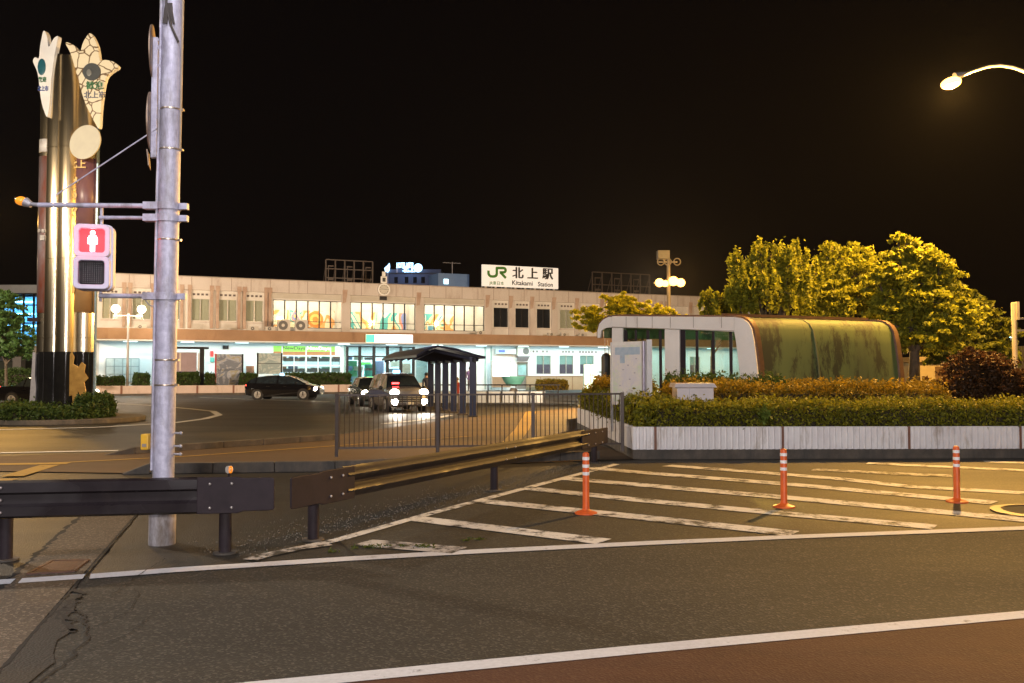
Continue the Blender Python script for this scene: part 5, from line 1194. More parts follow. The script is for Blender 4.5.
# coordinates from the enlarged crop: x 128..900 , y 97..325(left) sheared
def uv(x, y): return ((x - 128) / 772, (y - (97 + (x - 128) * .048)) / 212)
m = MB(); ww = (s1 - s0) * 24 / 772
def arc(cx, cy, rx, ry, a0, a1, n=7): return [(cx + rx * math.cos(R(a0 + (a1 - a0) * i / n)), cy + ry * math.sin(R(a0 + (a1 - a0) * i / n))) for i in range(n + 1)]
J = [(190, 158), (190, 178)] + arc(222, 180, 32, 36, 170, 90, 5) + [(245, 216)] + arc(245, 190, 27, 26, 80, 0, 4) + [(272, 133), (340, 133)] + arc(340, 155, 20, 21, -80, 80, 6) + [(300, 177)]
rib(m, [uv(x, y) for x, y in J], ww); rib(m, [uv(312, 180), uv(362, 232)], ww); m.build('logo', jgreen, t)
c_ = sz(*uv(483, 190)); [text('北', 1.15, ink, t, (c_[0] + q_ * .035, -.12 - abs(q_) * .002, c_[2] + (.02 if q_ == 1 else 0)), bold=.008) for q_ in (-1, 0, 1)]
c_ = sz(*uv(633, 198)); [text('上', 1.15, ink, t, (c_[0] + q_ * .035, -.12 - abs(q_) * .002, c_[2] + (.02 if q_ == 1 else 0)), bold=.008) for q_ in (-1, 0, 1)]
c_ = sz(*uv(788, 200)); [text('駅', 1.15, ink, t, (c_[0] + q_ * .035, -.12 - abs(q_) * .002, c_[2] + (.02 if q_ == 1 else 0)), bold=.008) for q_ in (-1, 0, 1)]
c_ = sz(*uv(528, 285)); text('Kitakami', .60, ink, t, (c_[0], -.12, c_[2]), bold=.010, sx=1.02)
c_ = sz(*uv(765, 300)); text('Station', .60, ink, t, (c_[0], -.12, c_[2]), bold=.010, sx=.95)
c_ = sz(*uv(272, 285)); text('JR東日本', .38, jgreen, t, (c_[0], -.12, c_[2]), bold=.003)
# clock
sc_, zc_ = B(383.7, 289.6, -.3); r = 6.1 * (B(384, 283, -.3)[1] - B(384, 289, -.3)[1]) / 6
t = bthing('wall_clock', 'round white clock on the parapet with a small box above and below', 'clock', sc_, -.25, zc_ - r)
m = MB(); m.tube([(sc_, -.23, zc_), (sc_, -.42, zc_)], r, 32); m.build('rim', mat('clock_rim', (.85, .83, .78), None, 3, .4), t, smooth=False)
m = MB(); m.tube([(sc_, -.421, zc_), (sc_, -.43, zc_)], r * .82, 32); m.build('dial', mat('clock_dial', (.5, .46, .38), None, 3, .4), t)
m = MB(); m.bar((sc_ - .28, -.445, zc_ + .03), (sc_ + .3, -.445, zc_ - .0), .06, .02); m.build('hand', ink, t)
m = MB()
for i in range(12): a = i * math.pi / 6; m.box(sc_ + r * .68 * math.cos(a) - .03, sc_ + r * .68 * math.cos(a) + .03, -.44, -.431, zc_ + r * .68 * math.sin(a) - .03, zc_ + r * .68 * math.sin(a) + .03)
m.build('hour_mark', ink, t)
m = MB(); m.box(sc_ - .27, sc_ + .27, -.4, -.23, zc_ + r + .02, zc_ + r + .62); m.box(sc_ - .15, sc_ + .15, -.35, -.23, zc_ + r + .64, zc_ + r + 1.05); m.build('top_box', mat('clock_rim', (.7, .67, .6)), t, bevel=.02)
m = MB(); m.box(sc_ - .14, sc_ + .14, -.41, -.402, zc_ + r + .15, zc_ + r + .5); m.build('top_symbol', ink, t)
m = MB(); m.box(sc_ - .3, sc_ + .3, -.3, -.10, zc_ - r - .38, zc_ - r - .06); m.build('lower_box', dframe, t)
# AC units on the canopy deck
def acunit(s, label, w_=1.0, h_=.85, two=False):
    t = bthing('ac_unit', label, 'air conditioner', s, -2.3, 4.99, group='air conditioners on the canopy')
    m = MB(); m.box(s - w_ / 2, s + w_ / 2, -2.5, -2.1, 5.03, 5.03 + h_); m.box(s - w_ / 2 + .05, s - w_ / 2 + .12, -2.55, -2.05, 4.985, 5.03); m.box(s + w_ / 2 - .12, s + w_ / 2 - .05, -2.55, -2.05, 4.985, 5.03); m.build('case', mat('ac_cream', (.55, .5, .43), (.48, .43, .36), 3, .5), t, bevel=.02)
    m = MB(); m.tube([(s - .08, -2.5, 5.03 + h_ / 2), (s - .08, -2.52, 5.03 + h_ / 2)], h_ * .4, 24); m.build('fan_grille', mat('grille_dark', (.1, .09, .08), None, 9, .5), t)
    m = MB(); m.tube([(s - .08, -2.521, 5.03 + h_ / 2), (s - .08, -2.54, 5.03 + h_ / 2)], h_ * .14, 16); m.build('fan_hub', mat('ac_cream', (.55, .5, .43)), t)
    return t
acs = [(140.5, .55, 'single low air conditioner half sunk behind the canopy edge near the twin globe lamp'), (253, .62, 'air conditioner below the last curtained window before the murals'), (270, .62, 'small air conditioner just before the first lit gallery window'), (283.5, 1.0, 'first of two tall air conditioners before the lit gallery window'), (301, 1.0, 'second of two tall air conditioners before the lit gallery window'), (481, .6, 'low air conditioner right below the plain bright panes'), (552, .5, 'low air conditioner under the third dark window'), (565, .5, 'low air conditioner under the fourth small right-side window'.replace('right-side ', '')), (583, .5, 'low air conditioner beside the yellow leaves over the canopy')]
for px, h_, lb in acs:
    k_ = 1.0 if h_ > .9 else .8; acunit(BS(px, -2.4), lb, 1.0 * k_, h_ * .95 if h_ > .9 else h_ * .55)
# small black boxes on deck
# rooftop scaffold frames
def scaffold(px0, px1, pyT, pyB, nx, nz, label, d=4.0):
    s0, s1 = BS(px0, d), BS(px1, d); z1 = B(px0, pyT, d)[1]; z0 = 9.0
    t = bthing('roof_frame', label, 'steel frame', s0, d, 8.8); m = MB()
    for i in range(nx + 1): s = s0 + (s1 - s0) * i / nx; m.box(s - .06, s + .06, d - .06, d + .06, 8.8, z1); m.bar((s, d, z1 - .2), (s, d + 1.6, 8.85), .06)
    m.build('upright', mat('frame_rust', (.08, .06, .05), None, 3, .6, .3), t)
    m = MB()
    for j in range(nz + 1): z = z0 + .4 + (z1 - z0 - .4) * j / nz; m.box(s0, s1, d - .09, d - .062, z - .05, z + .05)
    m.build('rail', mat('frame_rust', (.16, .12, .1)), t)
    m = MB()
    for i in range(0, nx, 2): s = s0 + (s1 - s0) * (i + .2) / nx; e = s0 + (s1 - s0) * (i + .8) / nx; m.box(s, e, d - .12, d - .1, z0 + (z1 - z0) * .35, z0 + (z1 - z0) * .42); m.box(s, e, d - .12, d - .1, z0 + (z1 - z0) * .78, z0 + (z1 - z0) * .82); m.box(s, s + .08, d - .125, d - .1, z0 + .3, z0 + (z1 - z0) * .8)
    m.build('inner_frame', mat('frame_rust', (.16, .12, .1)), t)
scaffold(325, 372, 259.5, 279, 5, 3, 'rusty open steel frame on the roof before the clock')
scaffold(592.5, 650, 272.0, 292, 6, 2, 'thin rusty steel frame on the roof beyond the name board')
# rooftop plant room and hotel far behind
t = bthing('plant_room', 'blue lit rooftop plant room with one small lit window', 'rooftop hut', BS(438, 6), 6, 8.8)
s0, s1, z1 = BS(438, 6), BS(469, 6), B(450, 273.5, 6)[1]; m = MB(); m.box(s0, s1, 6, 9, 8.8, z1); m.build('wall', mat('blue_lit_wall', (.12, .19, .30), None, 1, .6, emit=(.05, .09, .18), es=.25), t)  # blue light put into the wall colour and a faint glow
m = MB(); m.box(BS(443.5, 6), BS(448, 6), 5.93, 5.99, B(445, 284, 6)[1], B(445, 279, 6)[1]); m.build('window', emat('win_lit', (.6, .95, 1), 2), t)
YH = 130.0
t = thing('hotel_building', 'blue lit building rising behind the station roof with a glowing name sign', 'building', (PX(405, YH), YH, 0))
hw_ = mat('hotel_wall', (.10, .13, .20), (.08, .11, .17), 1, .6)
zr_ = P(405, 273, YH).z; m = MB(); m.box(PX(388, YH), PX(437, YH), YH, YH + 14, 0, zr_); m.build('wall', hw_, t)
m = MB(); m.box(PX(384, YH), PX(441, YH), YH - .3, YH + 14.3, zr_, zr_ + .5); m.build('roof_edge', hw_, t)
for px in (394, 404.5, 413, 421, 430): m = MB(); m.box(PX(px, YH), PX(px + 3.5, YH), YH - .06, YH + .02, P(0, 283, YH).z, P(0, 277, YH).z); m.build('window', darkglass, t)
blue = emat('hotel_sign_lit', (.4, .7, 1.0), 3)
text('HOTEL METS', 1.0, blue, t, ((PX(396, YH) + PX(414, YH)) / 2, YH - .5, P(0, 266, YH).z), bold=.05, sx=.42, thick=.05)
text('北上', .9, blue, t, (PX(409, YH), YH - .5, P(0, 270, YH).z), bold=.05, thick=.05)
m = MB(); p = P(418.5, 268.3, YH); m.tube([(p.x, YH - .6, p.z), (p.x, YH - .45, p.z)], .62, 16); m.build('sign_emblem', blue, t)
m = MB(); q = [(385.5, 272), (384.5, 268.5), (387.5, 266), (389.6, 263.5), (390, 267), (389.5, 271), (388, 272.8)]; m.prism([(PX(x, YH), YH - .6, P(0, y, YH).z) for x, y in q], (0, .15, 0)); m.build('sign_emblem', blue, t)
m = MB(); m.box(PX(386.6, YH), PX(388.4, YH), YH - .5, YH + .0, P(0, 285, YH).z, P(0, 272.8, YH).z)
for px in (397, 405, 412, 418.5): m.box(PX(px, YH) - .12, PX(px, YH) + .12, YH - .44, YH + .1, zr_, P(0, 267, YH).z)
m.build('sign_post', steel, t)
point((PX(407, YH), YH - 4, zr_ + 1.5), (.3, .5, 1), 350, .5, 'hotel_sign_light')
t = bthing('roof_antenna', 'thin roof antenna mast with short crossbars behind the parapet', 'antenna', BS(452, 9), 9, 8.8)
zz = B(452, 262, 9)[1]; s_ = BS(452, 9); m = MB(); m.tube([(s_, 9, 8.8), (s_, 9, zz)], .04, 6); m.bar((s_ - 1, 9, zz - .1), (s_ + .9, 9, zz - .1), .04)
for i in range(5): m.bar((s_ - .9 + i * .4, 8.7, zz - .1), (s_ - .9 + i * .4, 9.3, zz - .1), .03)
m.build('mast', steel, t)
# ---- forecourt furniture in front of the building
DP = -6.0
def dz(px, py, d): return B(px, py, d)[1]
def lowwall(px0, px1, label, h_=.58):
    s0, s1 = BS(px0, DP), BS(px1, DP); t = bthing('low_wall', label, 'planter wall', (s0 + s1) / 2, DP, 0)
    m = MB(); m.box(s0, s1, DP, DP + .25, .12, .12 + h_); m.build('wall', mat('pink_concrete', (.55, .43, .36), (.48, .37, .31), 1.2, .7, grime=((.35, .25, .18), .35, 2)), t, bevel=.02)
    m = MB(); m.box(s0, s1, DP - .12, DP + .35, 0, .118); m.build('kerb', kerbm, t)
    m = MB()
    for s in np.arange(s0 + 1.4, s1, 2.6): m.box(s - .07, s + .07, DP - .02, DP - .002, .12, .12 + h_ - .01)
    m.build('joint_post', rpost, t)
    m = MB(); m.box(s0, s1, DP + .26, DP + 1.6, .05, .45); m.build('soil_bed', soil, t)
lowwall(60, 246, 'long low pinkish planter wall behind the black parked cars at far left'.replace(' at far left', ''))
lowwall(321, 352, 'short low planter wall between the dark hatchback and the taxi rank'.replace('the taxi rank', 'the two taxis'))
def bhedge(label, px0, px1, pyT, n=2600, d0=DP + .4, d1=DP + 1.5, z0=.45, mt_h=hedge_g):
    s0, s1 = BS(px0, d0), BS(px1, d0); z1 = dz(px0, pyT, d0)
    poly = [tuple(BWd(s, d, 0).xy) for s, d in ((s0, d0), (s1, d0), (s1, d1), (s0, d1))]
    hedge('clipped_shrub', label, poly, z0, z1, n, .12, mt_h, cat='shrub', group='clipped shrubs before the station', bump=.10)
bhedge('loose leafy shrub row beneath the pale lockers', 94, 124, 378.0, 2600)
bhedge('rounded clipped shrub just past the twin globe lamp post', 134, 149, 374.5, 2000)
bhedge('square clipped shrub under the framed notice board', 176, 199, 374.5, 3000)
bhedge('narrow clipped shrub between the notice board and the patterned poster', 206, 215, 374.5, 1300)
bhedge('clipped shrub between the two posters behind the hatchback tail', 241.5, 257, 374.5, 2200)
bhedge('long clipped shrub in front of the green signed shop', 284, 351, 374.5, 7500)
bhedge('clipped golden brown shrub near the green bowl', 541, 568, 381, 3500, z0=.1, mt_h=hedge_y)
# twin globe lamp
d = -5.0; s = BS(127.5, d); t = bthing('globe_lamp', 'lamp post with two glowing white globes beside the striped pole arm'.replace('beside the striped pole arm', 'before the curtained windows'), 'lamp post', s, d, 0)
zg = dz(128, 309, d); m = MB(); m.tube([(s, d, 0), (s, d, zg - .35)], [.1, .07], 12); m.bar((s - .95, d, zg - .5), (s + .98, d, zg - .5), .06, .06)
for q in (-.86, .9): m.tube([(s + q, d, zg - .5), (s + q, d, zg - .22)], .06, 10)
m.build('pole', mat('lamp_grey', (.42, .4, .38), None, 3, .5), t, smooth=True)
for q in (-.86, .9): m = MB(); m.ell((s + q, d, zg), (.3, .3, .3), 18, 12); m.build('globe', emat('globe_lit', (1, .82, .55), 14), t, smooth=True)
for q in (-.86, .9): point(BWd(s + q, d - .45, zg), (1, .78, .55), 500, .3, 'globe_light')
# framed notice board on posts
d = -4.6; s0, s1 = BS(163, d), BS(203.5, d); z0, z1 = dz(190, 371.5, d), dz(190, 349, d)
t = bthing('notice_board', 'wide notice board in a dark timber frame with sloping top', 'notice board', s0, d, 0)
m = MB(); m.box(s0 + .1, s1 - .5, d - .03, d + .05, z0, z1 - .25); m.build('board', mat('board_plum', (.30, .22, .24), (.26, .19, .2), 1.2, .6), t)
m = MB()
for px in (180, 198.5): q = BS(px, d); m.box(q - .06, q + .06, d - .045, d - .032, z0 + .05, z1 - .3)
m.build('strip', mat('strip_pale', (.6, .5, .42), None, 2, .5), t)
for q in (s0, s1 - .12): m = MB(); m.box(q - .16, q + .16, d - .1, d + .12, 0, z1); m.build('post', dframe, t)
m = MB(); m.box(s0 - .2, s1 + .35, d - .25, d + .3, z1 + .003, z1 + .16); m.build('frame_cap', dframe, t); m = MB(); m.box(s0, s1 - .3, d - .05, d + .08, z0 - .14, z0 - .004); m.build('frame_rail', dframe, t)
# poster panels
def swirl(name, ca, cb, cc):
    m, nt, b_ = nodes(name); N = nt.nodes; L = nt.links; tc = N.new('ShaderNodeTexCoord'); wv = N.new('ShaderNodeTexNoise'); wv.inputs['Scale'].default_value = .9; wv.inputs['Distortion'].default_value = 3.0; wv.inputs['Detail'].default_value = 2
    L.new(tc.outputs['Object'], wv.inputs['Vector']); cr = N.new('ShaderNodeValToRGB'); e = cr.color_ramp.elements; e[0].position = .35; e[0].color = (*ca, 1); e[1].position = .62; e[1].color = (*cb, 1); x = e.new(.54); x.color = (*cc, 1); x = e.new(.48); x.color = (*ca, 1)
    L.new(wv.outputs['Fac'], cr.inputs['Fac']); L.new(cr.outputs[0], b_.inputs['Base Color']); b_.inputs['Roughness'].default_value = .35; return m
def panel(label, px0, px1, py0, py1, mt_p, d=-4.2, red=True):
    s0, s1 = BS(px0, d), BS(px1, d); z0, z1 = dz(px0, py1, d), dz(px0, py0, d); t = bthing('poster_panel', label, 'poster', s0, d, 0)
    m = MB(); m.box(s0, s1, d - .03, d + .03, max(z0, .5), z1); m.build('sheet', mt_p, t)
    m = MB(); m.box(s0, s1, d - .04, d + .04, (z0 + z1) / 2 - .02, (z0 + z1) / 2 + .02); m.build('seam', dframe, t)
    for q in (s0, s1): m = MB(); m.box(q - .06, q + .06, d - .05, d + .05, 0, z1 + .02); m.build('post', mat('post_red', (.4, .05, .06), None, 3, .5) if (red and q == s0) else dframe, t)
panel('tall patterned grey poster panel with a pink flower motif', 215.5, 242.5, 354, 386, swirl('poster_swirl', (.13, .15, .19), (.28, .26, .18), (.32, .34, .40)))
panel('plain teal grey poster panel beside the green signed shop', 257.5, 281.5, 353, 374, swirl('poster_teal', (.20, .28, .29), (.25, .33, .33), (.36, .42, .42)), red=False)
sp_, zp_ = B(229.5, 362, -4.25); t = bpy.data.objects['poster_panel']; m = MB(); m.ell((sp_ - .15, -4.24, zp_), (.16, .01, .28), 14); m.ell((sp_ + .1, -4.245, zp_ + .15), (.2, .01, .14), 14); m.build('flower_print', mat('pink_print', (.6, .06, .15), None, 3, .5), t, smooth=True)
# lit white advert, wall ad with AC, bowl, booths
d = -1.5; s0, s1 = BS(493, d), BS(509.8, d); t = bthing('lit_panel', 'square white light box glowing beside the grey door', 'light box', s0, d, 0)
z0, z1 = dz(500, 376.5, d), dz(500, 362, d); m = MB(); m.box(s0 - .08, s1 + .08, d, d + .3, .3, z1 + .1); m.build('case', alum, t, bevel=.02)
m = MB(); m.box(s0, s1, d - .02, d - .003, z0, z1); m.build('face', emat('panel_white', (.9, 1, 1), 4), t)
s0, s1 = gs(493.5), gs(514); m = MB(); m.box(s0, s1, -.25, -.05, gz(500, 354), gz(500, 348.8)); t = bthing('wall_sign', 'long narrow cream sign box high on the white wall beside an air conditioner', 'sign', s0, 0, gz(500, 354))
m.build('case', mat('wall_sign_cream', (.5, .58, .56), None, 2, .5), t, bevel=.02); m = MB(); m.box(s0 + .3, s0 + .9, -.262, -.252, gz(500, 352.6), gz(500, 350)); m.build('blue_mark', mat('mark_blue', (.1, .15, .5), None, 3, .5), t)
s_ = gs(522); t = bthing('ac_unit', 'air conditioner bracketed high on the white wall next to the long cream sign', 'air conditioner', s_, -.1, gz(522, 356))
z_ = gz(522, 356); m = MB(); m.box(s_ - .75, s_ + .55, -.4, .1, z_, z_ + .85); m.build('case', mat('ac_cream', (.55, .5, .43)), t, bevel=.02)
m = MB(); m.tube([(s_ + .1, -.4, z_ + .45), (s_ + .1, -.42, z_ + .45)], .32, 20); m.build('fan_grille', mat('grille_dark', (.1, .09, .08)), t)
m = MB(); m.prism([(s_ - .7, -.38, z_ - .003), (s_ + .5, -.38, z_ - .003), (s_ + .4, -.02, z_ - .45), (s_ - .7, -.02, z_ - .45)], (0, .0, -.04)); m.build('bracket', steel, t)
Yq = 62.0; cq = P(513.5, 381, Yq); t = thing('bowl_sculpture', 'green half bowl sculpture on the forecourt before the glowing white panel', 'sculpture', (cq.x, Yq, 0))
rr = 12 / F * Yq; m = MB(); m.lathe([(.12, -.42), (.45, -.38), (rr * .8, -.1), (rr, .22), (rr * .98, .25), (rr * .9, .22), (.3, -.1)], (cq.x, Yq, 1.15), 32); o = m.build('bowl', mat('patina', (.12, .36, .30), (.08, .26, .22), 2, .5), t, smooth=True)
m = MB(); m.lathe([(.5, 0), (.4, .2), (.2, .6)], (cq.x, Yq, 0), 20); m.build('foot', kerbm, t, smooth=True)
for a, b, lb in ((584.5, 589.5, 'narrow pale green booth panel beside the black cylinder, outer one'), (590.8, 596.5, 'pale green booth panel directly beside the black cylinder')):
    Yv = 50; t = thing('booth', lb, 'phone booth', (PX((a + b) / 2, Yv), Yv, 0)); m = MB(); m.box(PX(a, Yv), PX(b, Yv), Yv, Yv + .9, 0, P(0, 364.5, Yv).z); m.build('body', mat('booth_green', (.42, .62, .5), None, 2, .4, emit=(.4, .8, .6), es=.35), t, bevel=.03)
    m = MB(); m.box(PX(a, Yv) - .02, PX(a, Yv) + .06, Yv - .04, Yv - .002, 0, P(0, 364.5, Yv).z); m.box(PX(a, Yv) + .08, PX(b, Yv), Yv - .03, Yv - .003, P(0, 375, Yv).z - .03, P(0, 375, Yv).z + .03); m.build('frame', alum, t)
Yk = 29.0; xk = PX(606.5, Yk); zk = P(0, 353.5, Yk).z
t = thing('black_cylinder', 'black cylindrical bell like pillar with two rods under the shelter overhang', 'sculpture', (xk, Yk, 0))
m = MB(); m.lathe([(.17, 0), (.17, zk - .12), (.14, zk - .04), (.07, zk), (.03, zk + .02)], (xk, Yk, 0), 24); m.build('body', blackm, t, smooth=True)
m = MB(); m.tube([(xk - .05, Yk, zk), (xk - .05, Yk, P(0, 338, Yk).z)], .012, 6); m.tube([(xk + .08, Yk, zk - .04), (xk + .03, Yk, P(0, 340, Yk).z)], .012, 6); m.build('rod', steel, t)
# ================================================================== WALKWAY SHELTER
shm = mat('shelter_dark', (.008, .009, .026), (.010, .012, .032), 2, .35, .4)
pn, pf = Vector((PX(473, 34), 34)), Vector((PX(431, 43), 43)); sd = (pf - pn).normalized(); sl = Vector((-1, .12)).normalized()
t = thing('walkway_shelter', 'dark walkway shelter with a low curved roof on a row of posts', 'shelter', (pn.x, pn.y, 0))
np6 = 6
zun = 2.25
for i in range(6):
    p = pn + (pf - pn) * (i / 5); m = MB(); m.box(p.x - .13, p.x + .13, p.y - .13, p.y + .13, 0, zun + .05); m.build('post', shm, t, bevel=.01)
    m = MB(); m.box(p.x - .2, p.x + .2, p.y - .2, p.y + .2, .0, .06); m.build('post_foot', kerbm, t)
sec = [(-.3, zun - .06), (.0, zun + .0), (.8, zun + .24), (1.5, zun + .36), (1.9, zun + .25), (2.3, zun + .0)]
def shp(l, z, k): p = pn + sd * k + sl * l; return (p.x, p.y, z)
m = MB(); n = len(sec)
K_ = [-.8, 1.5, 4, 6.5, 9, 10.2]
for k0, k1 in zip(K_, K_[1:]):
    for (l0, z0), (l1, z1) in zip(sec, sec[1:]):
        m.hexa([shp(l0, z0, k0), shp(l1, z1, k0), shp(l1, z1, k1), shp(l0, z0, k1), shp(l0, z0 + .09, k0), shp(l1, z1 + .09, k0), shp(l1, z1 + .09, k1), shp(l0, z0 + .09, k1)])
m.build('roof', shm, t)
m = MB(); m.bar(shp(.0, zun - .09, -.7), shp(.0, zun - .09, 10), .12, .14)
for i in range(6): m.bar(shp(0, zun - .06, 9.4 * i / 5), shp(1.5, zun + .28, 9.4 * i / 5), .07, .12); m.bar(shp(1.5, zun + .28, 9.4 * i / 5), shp(2.25, zun - .06, 9.4 * i / 5), .06, .09)
m.build('roof_beam', shm, t)
g1 = BWd(BS(440, -6), -6, 0)
# low rail and bench line inside the rank
t = thing('rank_barrier', 'low pale barrier wall and rail behind the shelter posts', 'barrier', (PX(470, 50), 50, 0))
m = MB(); m.box(PX(430, 50), PX(545, 50), 50, 50.2, 0, .62); m.build('wall', mat('pale_barrier', (.4, .42, .42), None, 2, .6), t)
m = MB(); m.box(PX(430, 50), PX(560, 50), 49.9, 49.96, .95, 1.02)
for px in range(432, 560, 14): m.box(PX(px, 50) - .03, PX(px, 50) + .03, 49.96, 50.0, 0, 1.0)
m.build('rail', dframe, t)
# ================================================================== CARS
def car(name, label, cat, loc, rz, L_=4.4, W_=1.7, style='hatch', paintm=None, roof_lamp=True, group=None, lit=True, tail=False):
    t = thing(name, label, cat, loc, rz, group, frame=(0, 0, 0)); hwid = W_ / 2
    if style == 'hatch':   # x forward: (x, bottom, belt, roof, wbelt, wroof)
        S = [(-2.20, .38, .80, .80, .70, .55), (-2.12, .30, .98, 1.02, .80, .60), (-1.9, .25, 1.02, 1.22, .84, .62), (-1.5, .22, 1.02, 1.38, .86, .62), (-.9, .2, 1.0, 1.46, .865, .62), (-.2, .2, .98, 1.49, .865, .62), (.35, .2, .96, 1.44, .865, .62), (.9, .2, .95, 1.22, .86, .66), (1.4, .22, .93, .96, .85, .72), (1.8, .25, .84, .86, .82, .70), (2.1, .30, .72, .74, .76, .62), (2.22, .38, .60, .61, .60, .50)]
        cab0, cab1, wsA, wsB = 2, 8, 6, 8
        rearA, rearB = 1, 3
    elif style == 'van':
        S = [(-2.18, .35, .9, .9, .76, .6), (-2.15, .28, 1.0, 1.35, .82, .62), (-2.0, .25, 1.02, 1.54, .84, .60), (-1.2, .2, 1.0, 1.62, .85, .60), (-.4, .2, .99, 1.64, .85, .60), (.3, .2, .98, 1.61, .85, .60), (.65, .2, .98, 1.52, .85, .62), (1.35, .2, 1.0, 1.06, .85, .72), (1.8, .22, .95, .97, .84, .70), (2.1, .27, .84, .86, .80, .68), (2.2, .35, .62, .63, .70, .6)]
        cab0, cab1, wsA, wsB = 1, 7, 6, 7; rearA, rearB = 1, 2
    else:   # sedan
        S = [(-2.35, .38, .8, .8, .7, .6), (-2.28, .28, .93, .95, .80, .68), (-1.7, .24, .98, 1.0, .84, .7), (-1.35, .22, .98, 1.04, .85, .68), (-.85, .2, .97, 1.38, .855, .6), (-.2, .2, .96, 1.43, .855, .6), (.35, .2, .95, 1.38, .855, .6), (.95, .2, .94, 1.0, .85, .68), (1.6, .22, .88, .9, .83, .7), (2.15, .28, .78, .8, .78, .66), (2.35, .36, .6, .61, .66, .58)]
        cab0, cab1, wsA, wsB = 3, 7, 6, 7; rearA, rearB = 3, 4
    k = L_ / (S[-1][0] - S[0][0]); wk = hwid / .86
    body = MB(); wind = MB(); rear = MB(); side = {1: [], -1: []}
    rings = []
    for x, b_, be, ro, wb, wr in S:
        x *= k; wb *= wk; wr *= wk
        half = [(wb * .90, b_), (wb, b_ + .14), (wb * 1.0, (b_ + be) / 2 + .08), (wb * .97, be), (wr, ro), (wr * .6, ro + .025), (0, ro + .03)]
        rings.append([(x, y, z) for y, z in half] + [(x, -y, z) for y, z in half[::-1][1:]])
    nR = len(rings[0])
    for i in range(len(rings) - 1):
        for j in range(nR - 1):
            q = [rings[i][j], rings[i + 1][j], rings[i + 1][j + 1], rings[i][j + 1]]
            sideglass = j in (3, nR - 5) and cab0 <= i < cab1
            top = j in (4, 5, nR - 6 - 1 + 0, nR - 7 + 1) or 4 <= j <= nR - 6
            if sideglass: side[1 if j == 3 else -1].append((i, q))
            elif top and wsA <= i < wsB: wind.add(q, [(0, 1, 2, 3)])
            elif top and rearA <= i < rearB: rear.add(q, [(0, 1, 2, 3)])
            else: body.add(q, [(0, 1, 2, 3)])
        body.add([rings[i][0], rings[i + 1][0], rings[i + 1][-1], rings[i][-1]], [(0, 3, 2, 1)])
    body.add(rings[0], [tuple(range(nR))]); body.add(rings[-1], [tuple(range(nR - 1, -1, -1))])
    # merge duplicate vertices for smooth shading
    o = body.build('body', paintm, t, smooth=True)
    import bmesh
    bm = bmesh.new(); bm.from_mesh(o.data); bmesh.ops.remove_doubles(bm, verts=bm.verts, dist=.0005); bmesh.ops.recalc_face_normals(bm, faces=bm.faces); bm.to_mesh(o.data); bm.free()
    o.data.set_sharp_from_angle(angle=R(35))
    cgl = mat('car_glass', (.012, .016, .022), (.02, .03, .04), 3, .04, 0, spec=.9)
    wind.build('windscreen', cgl, t); rear.build('rear_window', cgl, t)
    for sg in (1, -1):
        m = MB()
        for i, q in side[sg]: m.add(q, [(0, 1, 2, 3)])
        m.build('side_windows', cgl, t)
        m = MB()
        for i, q in side[sg][1:-1:2]:
            a = Vector(q[0]); b = Vector(q[3]); m.bar(a + Vector((0, sg * .006, 0)), b + Vector((0, sg * .006, 0)), .06, .02)
        m.build('window_pillar', paintm, t)
    wb_ = .305 * L_
    for x in (-wb_ * 1.02, wb_):
        for sg in (1, -1):
            y = sg * (hwid - .10); m = MB(); m.tube([(x, y - .11 * 1, .32), (x, y + .115, .32)], .32, 24); w_ = m.build('wheel', rubber, t, smooth=False, bevel=.02)
            m = MB(); m.tube([(x, y + sg * .116, .32), (x, y + sg * .125, .32)], .215, 20, 0); m.build('rim', mat('rim_dark', (.5, .5, .5), None, 3, .4, .3), w_)
            m = MB()
            for a in range(5):
                an = a * 2 * math.pi / 5 + .3; m.bar((x, y + sg * .135, .32), (x + .19 * math.cos(an), y + sg * .132, .32 + .19 * math.sin(an)), .06, .015)
            m.lathe([(.05, -.01), (.05, .01)], (x, y + sg * .13, .32), 10); m.build('spokes', chrome, w_)
            m = MB(); m.tube([(x, y + sg * .085, .335), (x, y + sg * .098, .335)], .375, 28); m.build('wheel_arch', blackm, t)
    fx = S[-1][0] * k; rx = S[0][0] * k
    hl = emat('headlight_lit', (1, .88, .66), 24) if lit else mat('headlight_off', (.5, .5, .5), None, 3, .2)
    tl = emat('tail_lit', (1, .05, .03), 4)
    zh = .66 if style != 'van' else .84
    for sg in (1, -1):
        m = MB(); m.ell((fx - .20 * (1 if style != 'van' else .6), sg * hwid * .74, zh), (.12, .20, .15), 14, 8); m.build('headlight', hl, t, smooth=True)
        m = MB(); m.ell((rx + .12, sg * hwid * .80, .88), (.08, .12, .10), 12, 8); m.build('tail_light', tl if tail else mat('tail_off', (.3, .02, .02), None, 3, .3), t, smooth=True)
        if style == 'van':
            m = MB(); m.ell((fx - .04, sg * hwid * .72, .46), (.06, .17, .15), 14, 8); m.build('fog_lamp', hl, t, smooth=True)
        m = MB(); m.ell((.72 * k * 1.0 + .25, sg * (hwid + .12), 1.02), (.07, .10, .08), 12, 8); m.build('mirror', blackm if style == 'van' else paintm, t, smooth=True)
        m = MB(); m.bar((-.9, sg * (hwid + .001), .82), (-.7, sg * (hwid + .001), .82), .02, .02); m.bar((.15, sg * (hwid + .001), .82), (.35, sg * (hwid + .001), .82), .02, .02); m.build('door_handle', chrome, t)
    m = MB(); m.box(fx - .03, fx + .015, -.5, .5, .38, .56 if style != 'van' else .74); m.build('grille', blackm, t, bevel=.02)
    m = MB()
    for q in range(4): m.box(fx + .016, fx + .022, -.45, .45, .42 + q * .075, .435 + q * .075)
